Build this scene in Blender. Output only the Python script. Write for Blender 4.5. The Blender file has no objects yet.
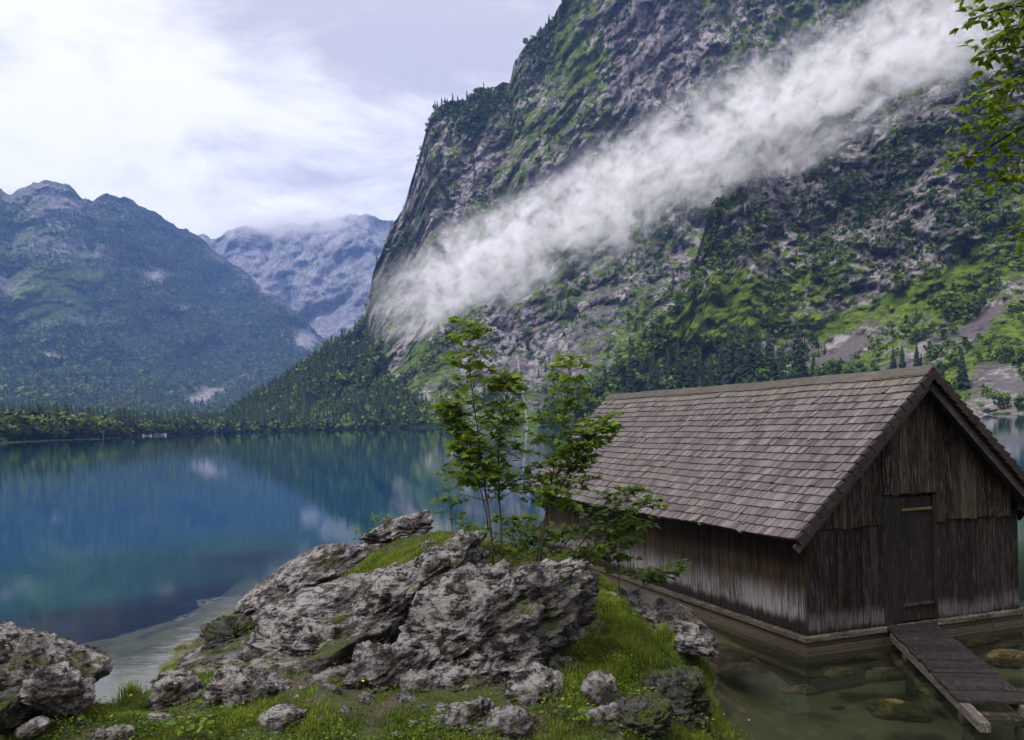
import bpy, bmesh, math, random
import numpy as np
from mathutils import Vector, Matrix
random.seed(7); RNG = np.random.default_rng(7)
sc = bpy.context.scene
col = sc.collection

# ------------------------------------------------------------------ camera
F, PITCH, ROLL, CYP, CH = 871.6, -0.009, -0.029, 430.0, 3.39
W_IMG, H_IMG = 1024, 740
cp, sp, cr, sr = math.cos(PITCH), math.sin(PITCH), math.cos(ROLL), math.sin(ROLL)
FWD = np.array([0, cp, sp]); RIGHT0 = np.array([1, 0, 0]); UP0 = np.array([0, -sp, cp])
RIGHT = cr * RIGHT0 + sr * UP0
UP = -sr * RIGHT0 + cr * UP0
CAM = np.array([0, 0, CH])
cam_data = bpy.data.cameras.new('camera')
cam = bpy.data.objects.new('camera', cam_data); col.objects.link(cam)
cam_data.sensor_width = 36; cam_data.lens = F / W_IMG * 36
cam_data.shift_y = (CYP - 370) / W_IMG
cam_data.clip_start = 0.1; cam_data.clip_end = 40000
m = Matrix.Identity(4)
for i in range(3):
    m[i][0] = RIGHT[i]; m[i][1] = UP[i]; m[i][2] = -FWD[i]; m[i][3] = CAM[i]
cam.matrix_world = m
sc.camera = cam

def ray(x, y):
    x = np.asarray(x, float)[..., None]; y = np.asarray(y, float)[..., None]
    return FWD + (x - 512) / F * RIGHT + (CYP - y) / F * UP
def at(x, y, D):                       # a point at forward distance D
    r = ray(x, y); return CAM + r * (np.asarray(D, float)[..., None] / r[..., 1:2])
def at_z(x, y, z):
    r = ray(x, y); return CAM + r * ((z - CH) / r[..., 2])[..., None]
def proj(P):
    d = np.asarray(P) - CAM; c = d @ FWD
    return 512 + F * (d @ RIGHT) / c, CYP - F * (d @ UP) / c
def hy(x): return 437.1 - 0.02862 * np.asarray(x, float)

# ------------------------------------------------------------------ noise
_g = np.random.default_rng(3).normal(size=(256, 3)); _g /= np.linalg.norm(_g, axis=1)[:, None]
def pn(p, seed=0):
    p = np.asarray(p, float); i = np.floor(p).astype(np.int64); f = p - i
    u = f * f * f * (f * (f * 6 - 15) + 10); out = 0
    for dx in (0, 1):
        for dy in (0, 1):
            for dz in (0, 1):
                h = ((i[:, 0] + dx) * 73856093) ^ ((i[:, 1] + dy) * 19349663) ^ ((i[:, 2] + dz) * 83492791) ^ (seed * 2654435)
                h = (h ^ (h >> 13)) * 1274126177; h = (h ^ (h >> 16)) & 255
                d = f - np.array([dx, dy, dz])
                w = (u[:, 0] if dx else 1 - u[:, 0]) * (u[:, 1] if dy else 1 - u[:, 1]) * (u[:, 2] if dz else 1 - u[:, 2])
                out = out + w * np.einsum('ij,ij->i', _g[h], d)
    return out * 1.6
def fbm(p, octv=4, seed=0, gain=.5, lac=2.03):
    s = 0; a = 1; q = np.asarray(p, float)
    for k in range(octv):
        s = s + a * pn(q, seed + k); a *= gain; q = q * lac + 11.3
    return s
def ridged(p, octv=4, seed=0, gain=.5, lac=2.03):
    s = 0; a = 1; q = np.asarray(p, float)
    for k in range(octv):
        s = s + a * (1 - 2 * np.abs(pn(q, seed + k))); a *= gain; q = q * lac + 7.7
    return s
def smooth(a, b, x):
    t = np.clip((x - a) / (b - a), 0, 1); return t * t * (3 - 2 * t)
def blob(x, y, cx, cy, rx, ry, ang=0):
    a = math.radians(ang); dx = x - cx; dy = y - cy
    u = (dx * math.cos(a) + dy * math.sin(a)) / rx; v = (-dx * math.sin(a) + dy * math.cos(a)) / ry
    return np.exp(-(u * u + v * v))

# ------------------------------------------------------------------ mesh helpers
def mesh_obj(name, verts, faces, mat=None, parent=None, attrs=None, smooth_=True):
    """faces: (N,3) or (N,4) array, or list of arrays/lists"""
    me = bpy.data.meshes.new(name)
    verts = np.asarray(verts, np.float32)
    if isinstance(faces, np.ndarray): faces = [faces]
    if isinstance(faces, list) and faces and not isinstance(faces[0], np.ndarray):
        me.from_pydata([tuple(map(float, v)) for v in verts], [], [tuple(f) for f in faces])
    else:
        loops = np.concatenate([f.ravel() for f in faces]).astype(np.int32)
        tot = np.concatenate([np.full(len(f), f.shape[1]) for f in faces]).astype(np.int32)
        st = np.concatenate([[0], np.cumsum(tot)[:-1]]).astype(np.int32)
        me.vertices.add(len(verts)); me.vertices.foreach_set('co', verts.ravel())
        me.loops.add(len(loops)); me.loops.foreach_set('vertex_index', loops)
        me.polygons.add(len(tot)); me.polygons.foreach_set('loop_start', st); me.polygons.foreach_set('loop_total', tot)
        me.update(calc_edges=True)
    if smooth_: me.polygons.foreach_set('use_smooth', np.ones(len(me.polygons), bool))
    for k, v in (attrs or {}).items():
        a = me.attributes.new(k, 'FLOAT', 'POINT'); a.data.foreach_set('value', np.asarray(v, np.float32))
    if mat: me.materials.append(mat)
    o = bpy.data.objects.new(name, me); col.objects.link(o)
    if parent: o.parent = parent
    return o
def tag(o, label=None, cat=None, group=None, kind=None):
    if label: o['label'] = label
    if cat: o['category'] = cat
    if group: o['group'] = group
    if kind: o['kind'] = kind
    return o
def empty(name, loc, rz=0, label=None, cat=None, group=None):
    o = bpy.data.objects.new(name, None); col.objects.link(o)
    o.location = tuple(map(float, loc)); o.rotation_euler = (0, 0, rz); o.empty_display_size = .2
    return tag(o, label, cat, group)
class MB:
    def __init__(s): s.v = []; s.f = []; s.t = []
    def add(s, vs, fs, tint=0.5):
        b = len(s.v); s.v += [tuple(map(float, v)) for v in vs]; s.f += [tuple(b + i for i in f) for f in fs]
        s.t += ([tint] * len(vs) if np.isscalar(tint) else list(tint))
    def hexa(s, p, tint=.5):           # 8 points: bottom 4 ccw, top 4 ccw
        s.add(p, [(3, 2, 1, 0), (4, 5, 6, 7), (0, 1, 5, 4), (1, 2, 6, 5), (2, 3, 7, 6), (3, 0, 4, 7)], tint)
    def box(s, x0, x1, y0, y1, z0, z1, tint=.5):
        s.hexa([(x0, y0, z0), (x1, y0, z0), (x1, y1, z0), (x0, y1, z0), (x0, y0, z1), (x1, y0, z1), (x1, y1, z1), (x0, y1, z1)], tint)
    def tube(s, pts, rad, n=6, tint=.5):
        pts = [Vector(p) for p in pts]; rings = []
        for i, p in enumerate(pts):
            t = (pts[min(i + 1, len(pts) - 1)] - pts[max(i - 1, 0)]).normalized()
            a = t.cross(Vector((.31, .2, .93) if abs(t.z) < .9 else (1, .1, 0))).normalized(); b = t.cross(a)
            rings.append([p + float(rad[i]) * (math.cos(2 * math.pi * k / n) * a + math.sin(2 * math.pi * k / n) * b) for k in range(n)])
        vs = [v for r in rings for v in r]; fs = []
        for i in range(len(pts) - 1):
            for k in range(n):
                fs.append((i * n + k, i * n + (k + 1) % n, (i + 1) * n + (k + 1) % n, (i + 1) * n + k))
        fs.append(tuple(range(n - 1, -1, -1))); fs.append(tuple((len(pts) - 1) * n + k for k in range(n)))
        s.add(vs, fs, tint)
    def build(s, name, mat, parent=None, smooth_=False, bevel=0):
        o = mesh_obj(name, s.v, s.f, mat, parent, {'tint': s.t}, smooth_)
        if bevel:
            md = o.modifiers.new('bevel', 'BEVEL'); md.width = bevel; md.segments = 1; md.limit_method = 'ANGLE'
        return o

# ------------------------------------------------------------------ node helpers
class NT:
    def __init__(s, name, kind='mat'):
        if kind == 'mat':
            s.mat = bpy.data.materials.new(name); s.mat.use_nodes = True; s.t = s.mat.node_tree
        else:
            s.mat = bpy.data.worlds.new(name); s.mat.use_nodes = True; s.t = s.mat.node_tree
        s.t.nodes.clear()
        s.out = s.t.nodes.new('ShaderNodeOutputMaterial' if kind == 'mat' else 'ShaderNodeOutputWorld')
    def n(s, typ, ins=None, **kw):
        nd = s.t.nodes.new('ShaderNode' + typ)
        for k, v in kw.items(): setattr(nd, k, v)
        for k, v in (ins or {}).items(): s.set(nd.inputs[k], v)
        return nd
    def set(s, sock, v):
        if isinstance(v, bpy.types.NodeSocket): s.t.links.new(v, sock)
        elif isinstance(v, bpy.types.Node): s.t.links.new(v.outputs[0], sock)
        else:
            if hasattr(sock.default_value, '__len__') and len(sock.default_value) == 4 and len(v) == 3: v = (*v, 1)
            sock.default_value = v
    def math(s, op, a, b=0.0, c=None, clamp=False):
        nd = s.n('Math', operation=op, use_clamp=clamp); s.set(nd.inputs[0], a); s.set(nd.inputs[1], b)
        if c is not None: s.set(nd.inputs[2], c)
        return nd.outputs[0]
    def mix(s, fac, a, b, mode='MIX'):
        nd = s.n('Mix', data_type='RGBA', blend_type=mode, clamp_factor=True)
        s.set(nd.inputs[0], fac); s.set(nd.inputs[6], a); s.set(nd.inputs[7], b); return nd.outputs[2]
    def ramp(s, fac, a, b):            # smoothstep map range 0..1
        nd = s.n('MapRange', interpolation_type='SMOOTHSTEP'); s.set(nd.inputs[0], fac); nd.inputs[1].default_value = a; nd.inputs[2].default_value = b
        return nd.outputs[0]
    def attr(s, name): return s.n('Attribute', attribute_name=name).outputs['Fac']
    def coord(s, which='Object'): return s.n('TexCoord').outputs[which]
    def mapv(s, v, scale=(1, 1, 1), rot=(0, 0, 0), loc=(0, 0, 0)):
        nd = s.n('Mapping', vector_type='POINT'); s.set(nd.inputs[0], v)
        nd.inputs['Scale'].default_value = scale; nd.inputs['Rotation'].default_value = rot; nd.inputs['Location'].default_value = loc
        return nd.outputs[0]
    def noise(s, v, scale=1, detail=4, rough=.55, dist=0, typ='FBM'):
        nd = s.n('TexNoise', {'Scale': scale, 'Detail': detail, 'Roughness': rough, 'Distortion': dist}); s.set(nd.inputs['Vector'], v)
        return nd.outputs['Fac']
    def voro(s, v, scale=1, feature='F1', out='Distance', rand=1):
        nd = s.n('TexVoronoi', {'Scale': scale, 'Randomness': rand}, feature=feature); s.set(nd.inputs['Vector'], v)
        return nd.outputs[out]
    def bump(s, h, strength=.5, dist=.05, normal=None):
        nd = s.n('Bump', {'Strength': strength, 'Distance': dist}); s.set(nd.inputs['Height'], h)
        if normal is not None: s.set(nd.inputs['Normal'], normal)
        return nd.outputs[0]
    def pbsdf(s, color, rough=.8, normal=None, spec=.3, **kw):
        nd = s.n('BsdfPrincipled', {'Roughness': rough, 'Specular IOR Level': spec}); s.set(nd.inputs['Base Color'], color)
        if normal is not None: s.set(nd.inputs['Normal'], normal)
        for k, v in kw.items(): s.set(nd.inputs[k], v)
        return nd
    def done(s, sh, sock='Surface'):
        s.t.links.new(sh if isinstance(sh, bpy.types.NodeSocket) else sh.outputs[0], s.out.inputs[sock]); return s.mat
def normal_z(t): return t.n('SeparateXYZ', {0: t.n('NewGeometry').outputs['Normal']}).outputs[2]

def mat_leaf(name, dark, light, trans=.35, rough=.5, nscale=3.0):
    t = NT(name); ti = t.attr('tint'); nz = t.noise(t.coord(), nscale, 3)
    f = t.math('MULTIPLY_ADD', nz, .6, t.math('SUBTRACT', ti, .3), clamp=True)
    c = t.mix(f, dark, light)
    p = t.pbsdf(c, rough, spec=.12)
    if trans:
        tr = t.n('BsdfTranslucent'); t.set(tr.inputs[0], t.mix(.5, c, (light[0] * 1.3, light[1] * 1.4, light[2] * .6)))
        mx = t.n('MixShader'); mx.inputs[0].default_value = trans
        t.t.links.new(p.outputs[0], mx.inputs[1]); t.t.links.new(tr.outputs[0], mx.inputs[2]); return t.done(mx)
    return t.done(p)

def mat_rock(name, base=(.37, .35, .335), dark=(.022, .020, .020), moss=.5, wet=False):
    t = NT(name); v = t.coord('Object')
    n1 = t.noise(v, 1.7, 8, .62); n2 = t.noise(v, 7, 9, .7, .4); n3 = t.noise(t.mapv(v, (6, 6, 30), (.12, .08, 0)), 1, 8, .7, .8)
    vo = t.voro(v, 26, 'F1'); cr_ = t.n('TexVoronoi', {'Scale': 5.0}, feature='DISTANCE_TO_EDGE')
    wv = t.n('Mix', data_type='VECTOR'); wv.inputs[0].default_value = .25
    t.set(wv.inputs[4], v); t.set(wv.inputs[5], t.n('TexNoise', {'Scale': 3.0, 'Detail': 5.0, 'Vector': v}).outputs['Color']); t.set(cr_.inputs['Vector'], wv.outputs[1])
    crack = t.ramp(cr_.outputs['Distance'], .0, .03)
    c = t.mix(t.ramp(n1, .44, .60), base, (base[0] * .36, base[1] * .35, base[2] * .36))
    c = t.mix(t.ramp(t.math('ADD', t.math('MULTIPLY', n2, .6), t.math('MULTIPLY', n3, .4)), .455, .555), c, dark)
    c = t.mix(t.math('MULTIPLY', t.ramp(t.noise(v, 24, 7, .75), .57, .70), .75), c, (.42, .41, .40))
    c = t.mix(t.math('MULTIPLY', t.ramp(t.noise(v, 3.1, 5), .58, .7), .35), c, (.24, .17, .12))
    c = t.mix(t.math('MULTIPLY', t.math('SUBTRACT', 1, crack), .5), c, dark)
    if moss:
        nz = normal_z(t)
        mm = t.math('MULTIPLY', t.ramp(t.math('ADD', t.math('MULTIPLY', t.noise(v, 2.3, 7, .65), .72), t.math('MULTIPLY', t.noise(v, 22, 6, .75), .28)), .60 - .085 * moss, .66 - .085 * moss), t.ramp(nz, .1, .7))
        c = t.mix(t.math('MULTIPLY', mm, .9), c, t.mix(t.ramp(t.noise(v, 48, 6, .75), .38, .62), (.018, .030, .007), (.11, .135, .025)))
    h = t.math('ADD', t.math('MULTIPLY', n2, .8), t.math('ADD', t.math('MULTIPLY', n3, .35), t.math('MULTIPLY', t.noise(v, 38, 8, .78), .75)))
    h = t.math('ADD', h, t.math('MULTIPLY', crack, .35))
    return t.done(t.pbsdf(c, .35 if wet else .88, t.bump(h, 1.0, .10), spec=.12))

def mat_wood(name, tones, stain=False, grain=(16, 16, 1.2), rough=.75, white=.0, zspan=None, bump=.35):
    """weathered boards: grain along local z by default, tone per board from 'tint'"""
    t = NT(name); v = t.coord('Object'); ti = t.attr('tint')
    off = t.n('CombineXYZ', {2: t.math('MULTIPLY', ti, 37.0), 0: t.math('MULTIPLY', ti, 5.0)})
    vv = t.n('VectorMath', {0: v, 1: off.outputs[0]}, operation='ADD').outputs[0]
    g1 = t.noise(t.mapv(vv, grain), 1, 8, .65, .3); g2 = t.noise(t.mapv(vv, tuple(a * 4 for a in grain)), 1, 5, .6)
    big = t.noise(vv, 1.3, 5, .6)
    c = t.mix(ti, tones[0], tones[1])
    c = t.mix(t.ramp(g1, .38, .62), c, tones[2])
    c = t.mix(t.math('MULTIPLY', t.ramp(g2, .5, .72), .6), c, tones[3])
    c = t.mix(t.math('MULTIPLY', t.ramp(big, .5, .75), .6), c, tones[0])
    if stain:                           # pale salt bloom above the sill, with a black wet foot
        z = t.n('SeparateXYZ', {0: v}).outputs[2]
        zz = t.math('ADD', z, t.math('MULTIPLY', t.math('SUBTRACT', t.noise(t.mapv(vv, (9, 9, .4)), 1, 4, .7), .5), .30))
        zz = t.math('ADD', zz, t.math('MULTIPLY', t.math('SUBTRACT', t.noise(t.mapv(v, (.5, .5, .2)), 1, 2), .5), .25))
        w = t.math('MULTIPLY', t.ramp(zz, stain[0], stain[1]), t.math('SUBTRACT', 1, t.ramp(zz, stain[2], stain[3])))
        w = t.math('MULTIPLY', w, t.ramp(t.math('ADD', t.math('MULTIPLY', t.noise(t.mapv(vv, (34, 34, 2.5)), 1, 7, .75), .7), t.math('MULTIPLY', t.noise(t.mapv(v, (1.3, 1.3, .9)), 1, 4, .6), .3)), .38, .60))
        blk = t.math('SUBTRACT', 1, t.ramp(zz, stain[4], stain[5]))
        c = t.mix(t.math('MULTIPLY', blk, .8), c, (.012, .010, .010))
        c = t.mix(t.math('MULTIPLY', w, white), c, (.30, .285, .30))
    h = t.math('ADD', g1, t.math('MULTIPLY', g2, .6))
    return t.done(t.pbsdf(c, rough, t.bump(h, bump, .01), spec=.06))

# ------------------------------------------------------------------ render + world + sun
sc.render.engine = 'CYCLES'
cy = sc.cycles
cy.use_denoising = True
cy.max_bounces = 6; cy.diffuse_bounces = 2; cy.glossy_bounces = 3; cy.transmission_bounces = 4; cy.transparent_max_bounces = 12; cy.volume_bounces = 3
cy.caustics_reflective = False; cy.caustics_refractive = False
cy.volume_max_steps = 128
cy.sample_clamp_indirect = 6
sc.view_settings.view_transform = 'Standard'; sc.view_settings.look = 'None'; sc.view_settings.gamma = 1
sc.view_settings.use_curve_mapping = False
sc.view_settings.exposure = 1.2
SUN_EL, SUN_AZ = math.radians(46), math.radians(-128)    # azimuth from +Y towards +X
t = NT('World', 'world'); sc.world = t.mat
sky = t.n('TexSky', sky_type='NISHITA', sun_disc=False, sun_elevation=SUN_EL, sun_rotation=SUN_AZ, altitude=600, air_density=1.2, dust_density=2.0)
g = t.coord('Generated'); s3 = t.n('SeparateXYZ', {0: g})
zc = t.math('MAXIMUM', t.math('ADD', s3.outputs[2], .16), .05)
pv = t.n('CombineXYZ', {0: t.math('DIVIDE', s3.outputs[0], zc), 1: t.math('DIVIDE', s3.outputs[1], zc), 2: 0.0}).outputs[0]
n1 = t.noise(t.mapv(pv, (.65, .75, 1), loc=(1.9, .9, 0)), 1.0, 9, .60, .35); n2 = t.noise(t.mapv(pv, (2.4, 2.4, 1), loc=(3.1, 0, 0)), 1.0, 10, .64, .4)
f = t.math('ADD', t.math('MULTIPLY', n1, .55), t.math('MULTIPLY', n2, .45))
for (bx, by, k0, amt) in ((60, 110, .955, .050), (330, 150, .97, .035), (300, 10, .965, -.05), (470, 40, .975, -.03), (255, 215, .99, -.05)):   # bright gap and heavy cloud, fixed in the sky
    dv = ray(np.array(float(bx)), np.array(float(by))); dv = dv / np.linalg.norm(dv)
    dt = t.n('VectorMath', {0: g, 1: tuple(float(q) for q in dv)}, operation='DOT_PRODUCT').outputs['Value']
    f = t.math('ADD', f, t.math('MULTIPLY', t.ramp(dt, k0, 1.0), amt))
cc = t.mix(t.ramp(f, .42, .585), (5.6, 5.45, 6.3), (10.1, 10.0, 10.1))
cc = t.mix(t.math('MULTIPLY', t.math('SUBTRACT', 1, t.ramp(s3.outputs[2], .1, .30)), .25), cc, (8.2, 8.0, 9.0))
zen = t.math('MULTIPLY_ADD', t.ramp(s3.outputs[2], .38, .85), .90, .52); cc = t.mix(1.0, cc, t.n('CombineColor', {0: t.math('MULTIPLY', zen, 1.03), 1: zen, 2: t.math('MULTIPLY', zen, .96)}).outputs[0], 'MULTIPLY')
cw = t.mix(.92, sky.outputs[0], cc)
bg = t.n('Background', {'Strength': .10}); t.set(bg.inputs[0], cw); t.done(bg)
sun_d = bpy.data.lights.new('sun', 'SUN'); sun_d.energy = 1.5; sun_d.angle = math.radians(12); sun_d.color = (1, .96, .90)
sun = bpy.data.objects.new('sun', sun_d); col.objects.link(sun)
sd = Vector((math.sin(SUN_AZ) * math.cos(SUN_EL), math.cos(SUN_AZ) * math.cos(SUN_EL), math.sin(SUN_EL)))
sun.rotation_euler = sd.to_track_quat('Z', 'Y').to_euler(); sun.location = (-40, -10, 60)

# ------------------------------------------------------------------ far terrain
def grid_faces(nr, nc, off=0):
    i = np.arange(nr - 1)[:, None] * nc + np.arange(nc - 1)[None]
    return np.stack([i, i + 1, i + nc + 1, i + nc], -1).reshape(-1, 4) + off
class Sheet:
    """a mountain flank: shoreline at its foot, real setback up the slope, and a back side beyond the crest"""
    def __init__(s, name, xs, ytop, ybot, Dfun, nr, relief, mat, paint, tip=(0, 0)):
        nc = len(xs); t_ = np.linspace(0, 1, nr)
        X = np.repeat(xs[None], nr, 0); T = np.repeat(t_[:, None], nc, 1)
        yt = ytop(xs); yb = ybot(xs); Y = yb[None] + T * (yt - yb)[None]
        D = Dfun(X, Y, T)
        P = at(X, Y, D)
        fl = P.reshape(-1, 3)
        r = relief(fl, X.ravel(), Y.ravel(), T.ravel()).reshape(nr, nc)
        r *= smooth(0, .04, T)
        D = D + r; P = at(X, Y, D)
        P[0, :, 2] = -8
        s.X, s.Y, s.T, s.P = X, Y, T, P
        rows = [P]
        top = P[-1]; u = ray(xs, yt); u = u / np.linalg.norm(u[:, :2], axis=1)[:, None]; u[:, 2] = 0
        for k in range(1, 7):
            q = top + u * (60 * k * (1 + .3 * k)); q[:, 2] = np.maximum(top[:, 2] * (1 - k / 6) ** 1.2 - 8 * (k == 6), -8); rows.append(q[None])
        V = np.concatenate(rows, 0); n2 = V.shape[0]
        at_ = paint(fl, X.ravel(), Y.ravel(), T.ravel(), s)
        attrs = {k: np.concatenate([v, np.repeat(v.reshape(nr, nc)[-1:], n2 - nr, 0).ravel()]) for k, v in at_.items()}
        s.attrs = at_
        s.o = mesh_obj(name, V.reshape(-1, 3), grid_faces(n2, nc), mat, None, attrs)
        tag(s.o, kind='structure')
    def scatter(s, n, dens, rng):
        nr, nc = s.X.shape
        i = rng.integers(1, nr - 1, n); j = rng.integers(0, nc - 1, n)
        a = rng.random(n)[:, None]; b = rng.random(n)[:, None]
        p = s.P[i, j] * (1 - a) * (1 - b) + s.P[i, j + 1] * (1 - a) * b + s.P[np.minimum(i + 1, nr - 1), j] * a * (1 - b) + s.P[np.minimum(i + 1, nr - 1), j + 1] * a * b
        x = s.X[i, j]; y = s.Y[i, j]
        k = rng.random(n) < dens(p, x, y, s.T[i, j])
        return p[k], x[k], y[k]

def mat_mountain(name, rock1, rock2, grass1, grass2, scree, sc_=1.0):
    t = NT(name); v = t.coord('Object')
    vs = t.mapv(v, (.035 * sc_, .035 * sc_, .011 * sc_), (0, .42, 0))
    st = t.noise(vs, 1, 10, .74, .15); fn = t.noise(v, .07 * sc_, 10, .78); ff = t.noise(v, .011 * sc_, 6, .6)
    wp_ = t.n('VectorMath', {0: t.mapv(v, (.05 * sc_, .05 * sc_, .022 * sc_), (0, .35, 0)), 1: t.n('TexNoise', {'Vector': v, 'Scale': .05 * sc_, 'Detail': 6.0}).outputs['Color']}, operation='ADD').outputs[0]
    ck = t.ramp(t.voro(wp_, 1.0, 'DISTANCE_TO_EDGE'), .0, .10); cell = t.n('SeparateColor', {0: t.voro(wp_, 1.0, 'F1', 'Color')}).outputs[0]
    c = t.mix(t.ramp(t.math('ADD', t.math('MULTIPLY', st, .75), t.math('MULTIPLY', cell, .25)), .38, .62), rock2, rock1)
    c = t.mix(t.math('MULTIPLY', t.ramp(t.noise(t.mapv(v, (.12 * sc_, .12 * sc_, .012 * sc_), (0, .30, 0)), 1, 8, .7), .50, .62), .6), c, tuple(a * .3 for a in rock2))
    c = t.mix(t.math('MULTIPLY', t.ramp(fn, .51, .60), .8), c, tuple(a * .22 for a in rock2))
    c = t.mix(t.math('MULTIPLY', t.math('SUBTRACT', 1, ck), .55), c, tuple(a * .22 for a in rock2))
    c = t.mix(t.math('MULTIPLY', t.ramp(t.noise(v, .11 * sc_, 9, .78), .56, .66), .7), c, tuple(min(a * 1.5, .55) for a in rock1))
    gr = t.mix(t.ramp(t.noise(v, .10 * sc_, 9, .75), .40, .62), grass1, grass2)
    ga = t.math('ADD', t.attr('grass'), t.math('MULTIPLY', t.math('SUBTRACT', fn, .5), 3.8))
    ga = t.math('ADD', ga, t.math('MULTIPLY', t.math('SUBTRACT', ff, .5), 1.2))
    c = t.mix(t.ramp(ga, .40, .60), c, gr)
    sa = t.math('ADD', t.attr('scree'), t.math('MULTIPLY', t.math('SUBTRACT', fn, .5), 3.0))
    c = t.mix(t.ramp(sa, .45, .65), c, t.mix(t.noise(v, .25 * sc_, 4, .7), scree, tuple(a * .5 for a in scree)))
    fa = t.math('ADD', t.attr('wood'), t.math('MULTIPLY', t.math('SUBTRACT', t.noise(v, .13 * sc_, 8, .75), .5), 3.6))
    c = t.mix(t.ramp(fa, .42, .58), c, (.018, .030, .012))
    h = t.math('ADD', t.math('MULTIPLY', fn, 1.0), t.math('ADD', t.math('MULTIPLY', st, .5), t.math('MULTIPLY', ck, .25)))
    return t.done(t.pbsdf(c, .95, t.bump(h, .75, 6 / sc_), spec=.05))

m_near = mat_mountain('cliff_near', (.28, .262, .262), (.085, .079, .081), (.036, .064, .010), (.125, .175, .018), (.15, .13, .13))
m_far = mat_mountain('cliff_far', (.29, .265, .275), (.105, .094, .108), (.038, .064, .013), (.110, .152, .026), (.32, .28, .275), .8)
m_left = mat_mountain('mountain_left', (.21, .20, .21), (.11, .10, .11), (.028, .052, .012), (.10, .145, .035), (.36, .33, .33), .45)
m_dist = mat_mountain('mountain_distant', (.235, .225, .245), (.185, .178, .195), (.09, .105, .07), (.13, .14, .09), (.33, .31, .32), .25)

itp = lambda x, pts: np.interp(x, [p[0] for p in pts], [p[1] for p in pts])
def jag(xs, amp, sc_, seed): return amp * fbm(np.stack([xs / sc_, xs * 0 + .5, xs * 0], 1), 5, seed, .55)

# --- near cliff on the right
NE_TOP = [(540, 416), (575, 404), (600, 385), (640, 345), (680, 300), (694, 262), (712, 212), (735, 165), (750, 132), (790, 92), (850, 40), (900, 0), (960, -50), (1024, -95), (1300, -170)]
NE_D0 = [(540, 770), (700, 690), (1000, 490), (1300, 420)]
def ne_D(X, Y, T):
    d0 = itp(X, NE_D0); dd = itp(X, [(540, 20), (600, 60), (700, 160), (800, 320), (1000, 420), (1300, 430)])
    return d0 + dd * np.interp(T, [0, .1, .2, .34, .5, 1], [0, .22, .40, .52, .62, 1.0])
def ne_rel(p, x, y, T):
    q = p / np.array([70, 70, 160.]); a = 26 * fbm(q, 4, 5) + 13 * ridged((p @ np.array([[1, 0, -.5], [0, 1, 0], [.5, 0, 1]])) / np.array([30, 30, 90.]), 5, 9, .5) - 8
    a += 5 * fbm(p / 9., 4, 60, .6)
    return a * (.25 + .75 * smooth(.12, .4, T))
def ne_paint(p, x, y, T, s):
    n = fbm(p / 60., 3, 21)
    g = .54 + .26 * n + .15 * (1 - smooth(.25, .45, T))
    g += .9 * blob(x, y, 922, 293, 66, 16, -22) + .8 * blob(x, y, 740, 303, 64, 24, -25) + .5 * blob(x, y, 1010, 330, 22, 40, -40) + .4 * blob(x, y, 960, 375, 25, 25)
    g += .5 * blob(x, y, 705, 325, 60, 26, -20)
    g -= .65 * blob(x, y, 775, 190, 38, 75, 20) + .7 * blob(x, y, 925, 215, 34, 80, 28) + .5 * blob(x, y, 850, 160, 50, 50) + .3 * blob(x, y, 980, 100, 60, 40)
    sc_ = .75 * blob(x, y, 850, 345, 55, 16, -35) + .8 * blob(x, y, 985, 320, 40, 14, -40) + .75 * blob(x, y, 1000, 385, 40, 26, 0) + .5 * blob(x, y, 770, 275, 18, 22, 20) + .55 * blob(x, y, 900, 365, 40, 12, -30)
    w = .17 + .34 * fbm(p / 45., 3, 33) + .5 * blob(x, y, 660, 370, 60, 30, -15) + .5 * blob(x, y, 770, 355, 60, 22) + .35 * blob(x, y, 830, 260, 60, 20, -10) + .25 * blob(x, y, 960, 250, 60, 20, 30) + .25 * blob(x, y, 830, 130, 30, 60)
    return {'grass': g - sc_ * .6, 'scree': sc_, 'wood': w - .5 * sc_ - .8 * blob(x, y, 922, 293, 70, 18, -22) - .7 * blob(x, y, 740, 303, 66, 26, -25)}
xs = np.linspace(540, 1300, 420)
near = Sheet('mountain_cliff', xs, lambda x: itp(x, NE_TOP) + jag(x, 6, 22, 2), lambda x: hy(x) + CH * F / itp(x, NE_D0), ne_D, 330, ne_rel, m_near, ne_paint)

# --- far cliff behind it
FA_TOP = [(190, 431), (225, 420), (250, 402), (270, 390), (310, 362), (340, 338), (364, 318), (372, 280), (388, 230), (404, 205), (414, 172), (424, 136), (431, 112), (446, 104), (510, 82), (514, 62), (530, 42), (552, 14), (575, -18), (620, -70), (700, -130), (1100, -230)]
FA_D0 = [(190, 1220), (300, 1120), (420, 1050), (600, 1010), (1100, 1000)]
def fa_D(X, Y, T):
    d0 = itp(X, FA_D0); dd = itp(X, [(190, 60), (300, 260), (364, 420), (420, 460), (600, 520), (1100, 600)])
    return d0 + dd * np.interp(T, [0, .12, .3, .6, 1], [0, .25, .5, .74, 1.0])
def fa_rel(p, x, y, T):
    a = 34 * fbm(p / np.array([120, 120, 200.]), 4, 15) + 16 * ridged((p @ np.array([[1, 0, .5], [0, 1, 0], [-.5, 0, 1]])) / np.array([45, 45, 140.]), 5, 19, .5) * 1.1 - 8
    a += 6 * fbm(p / 14., 4, 61, .6)
    return a * (.2 + .8 * smooth(.1, .35, T)) * smooth(200, 330, x)
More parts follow.
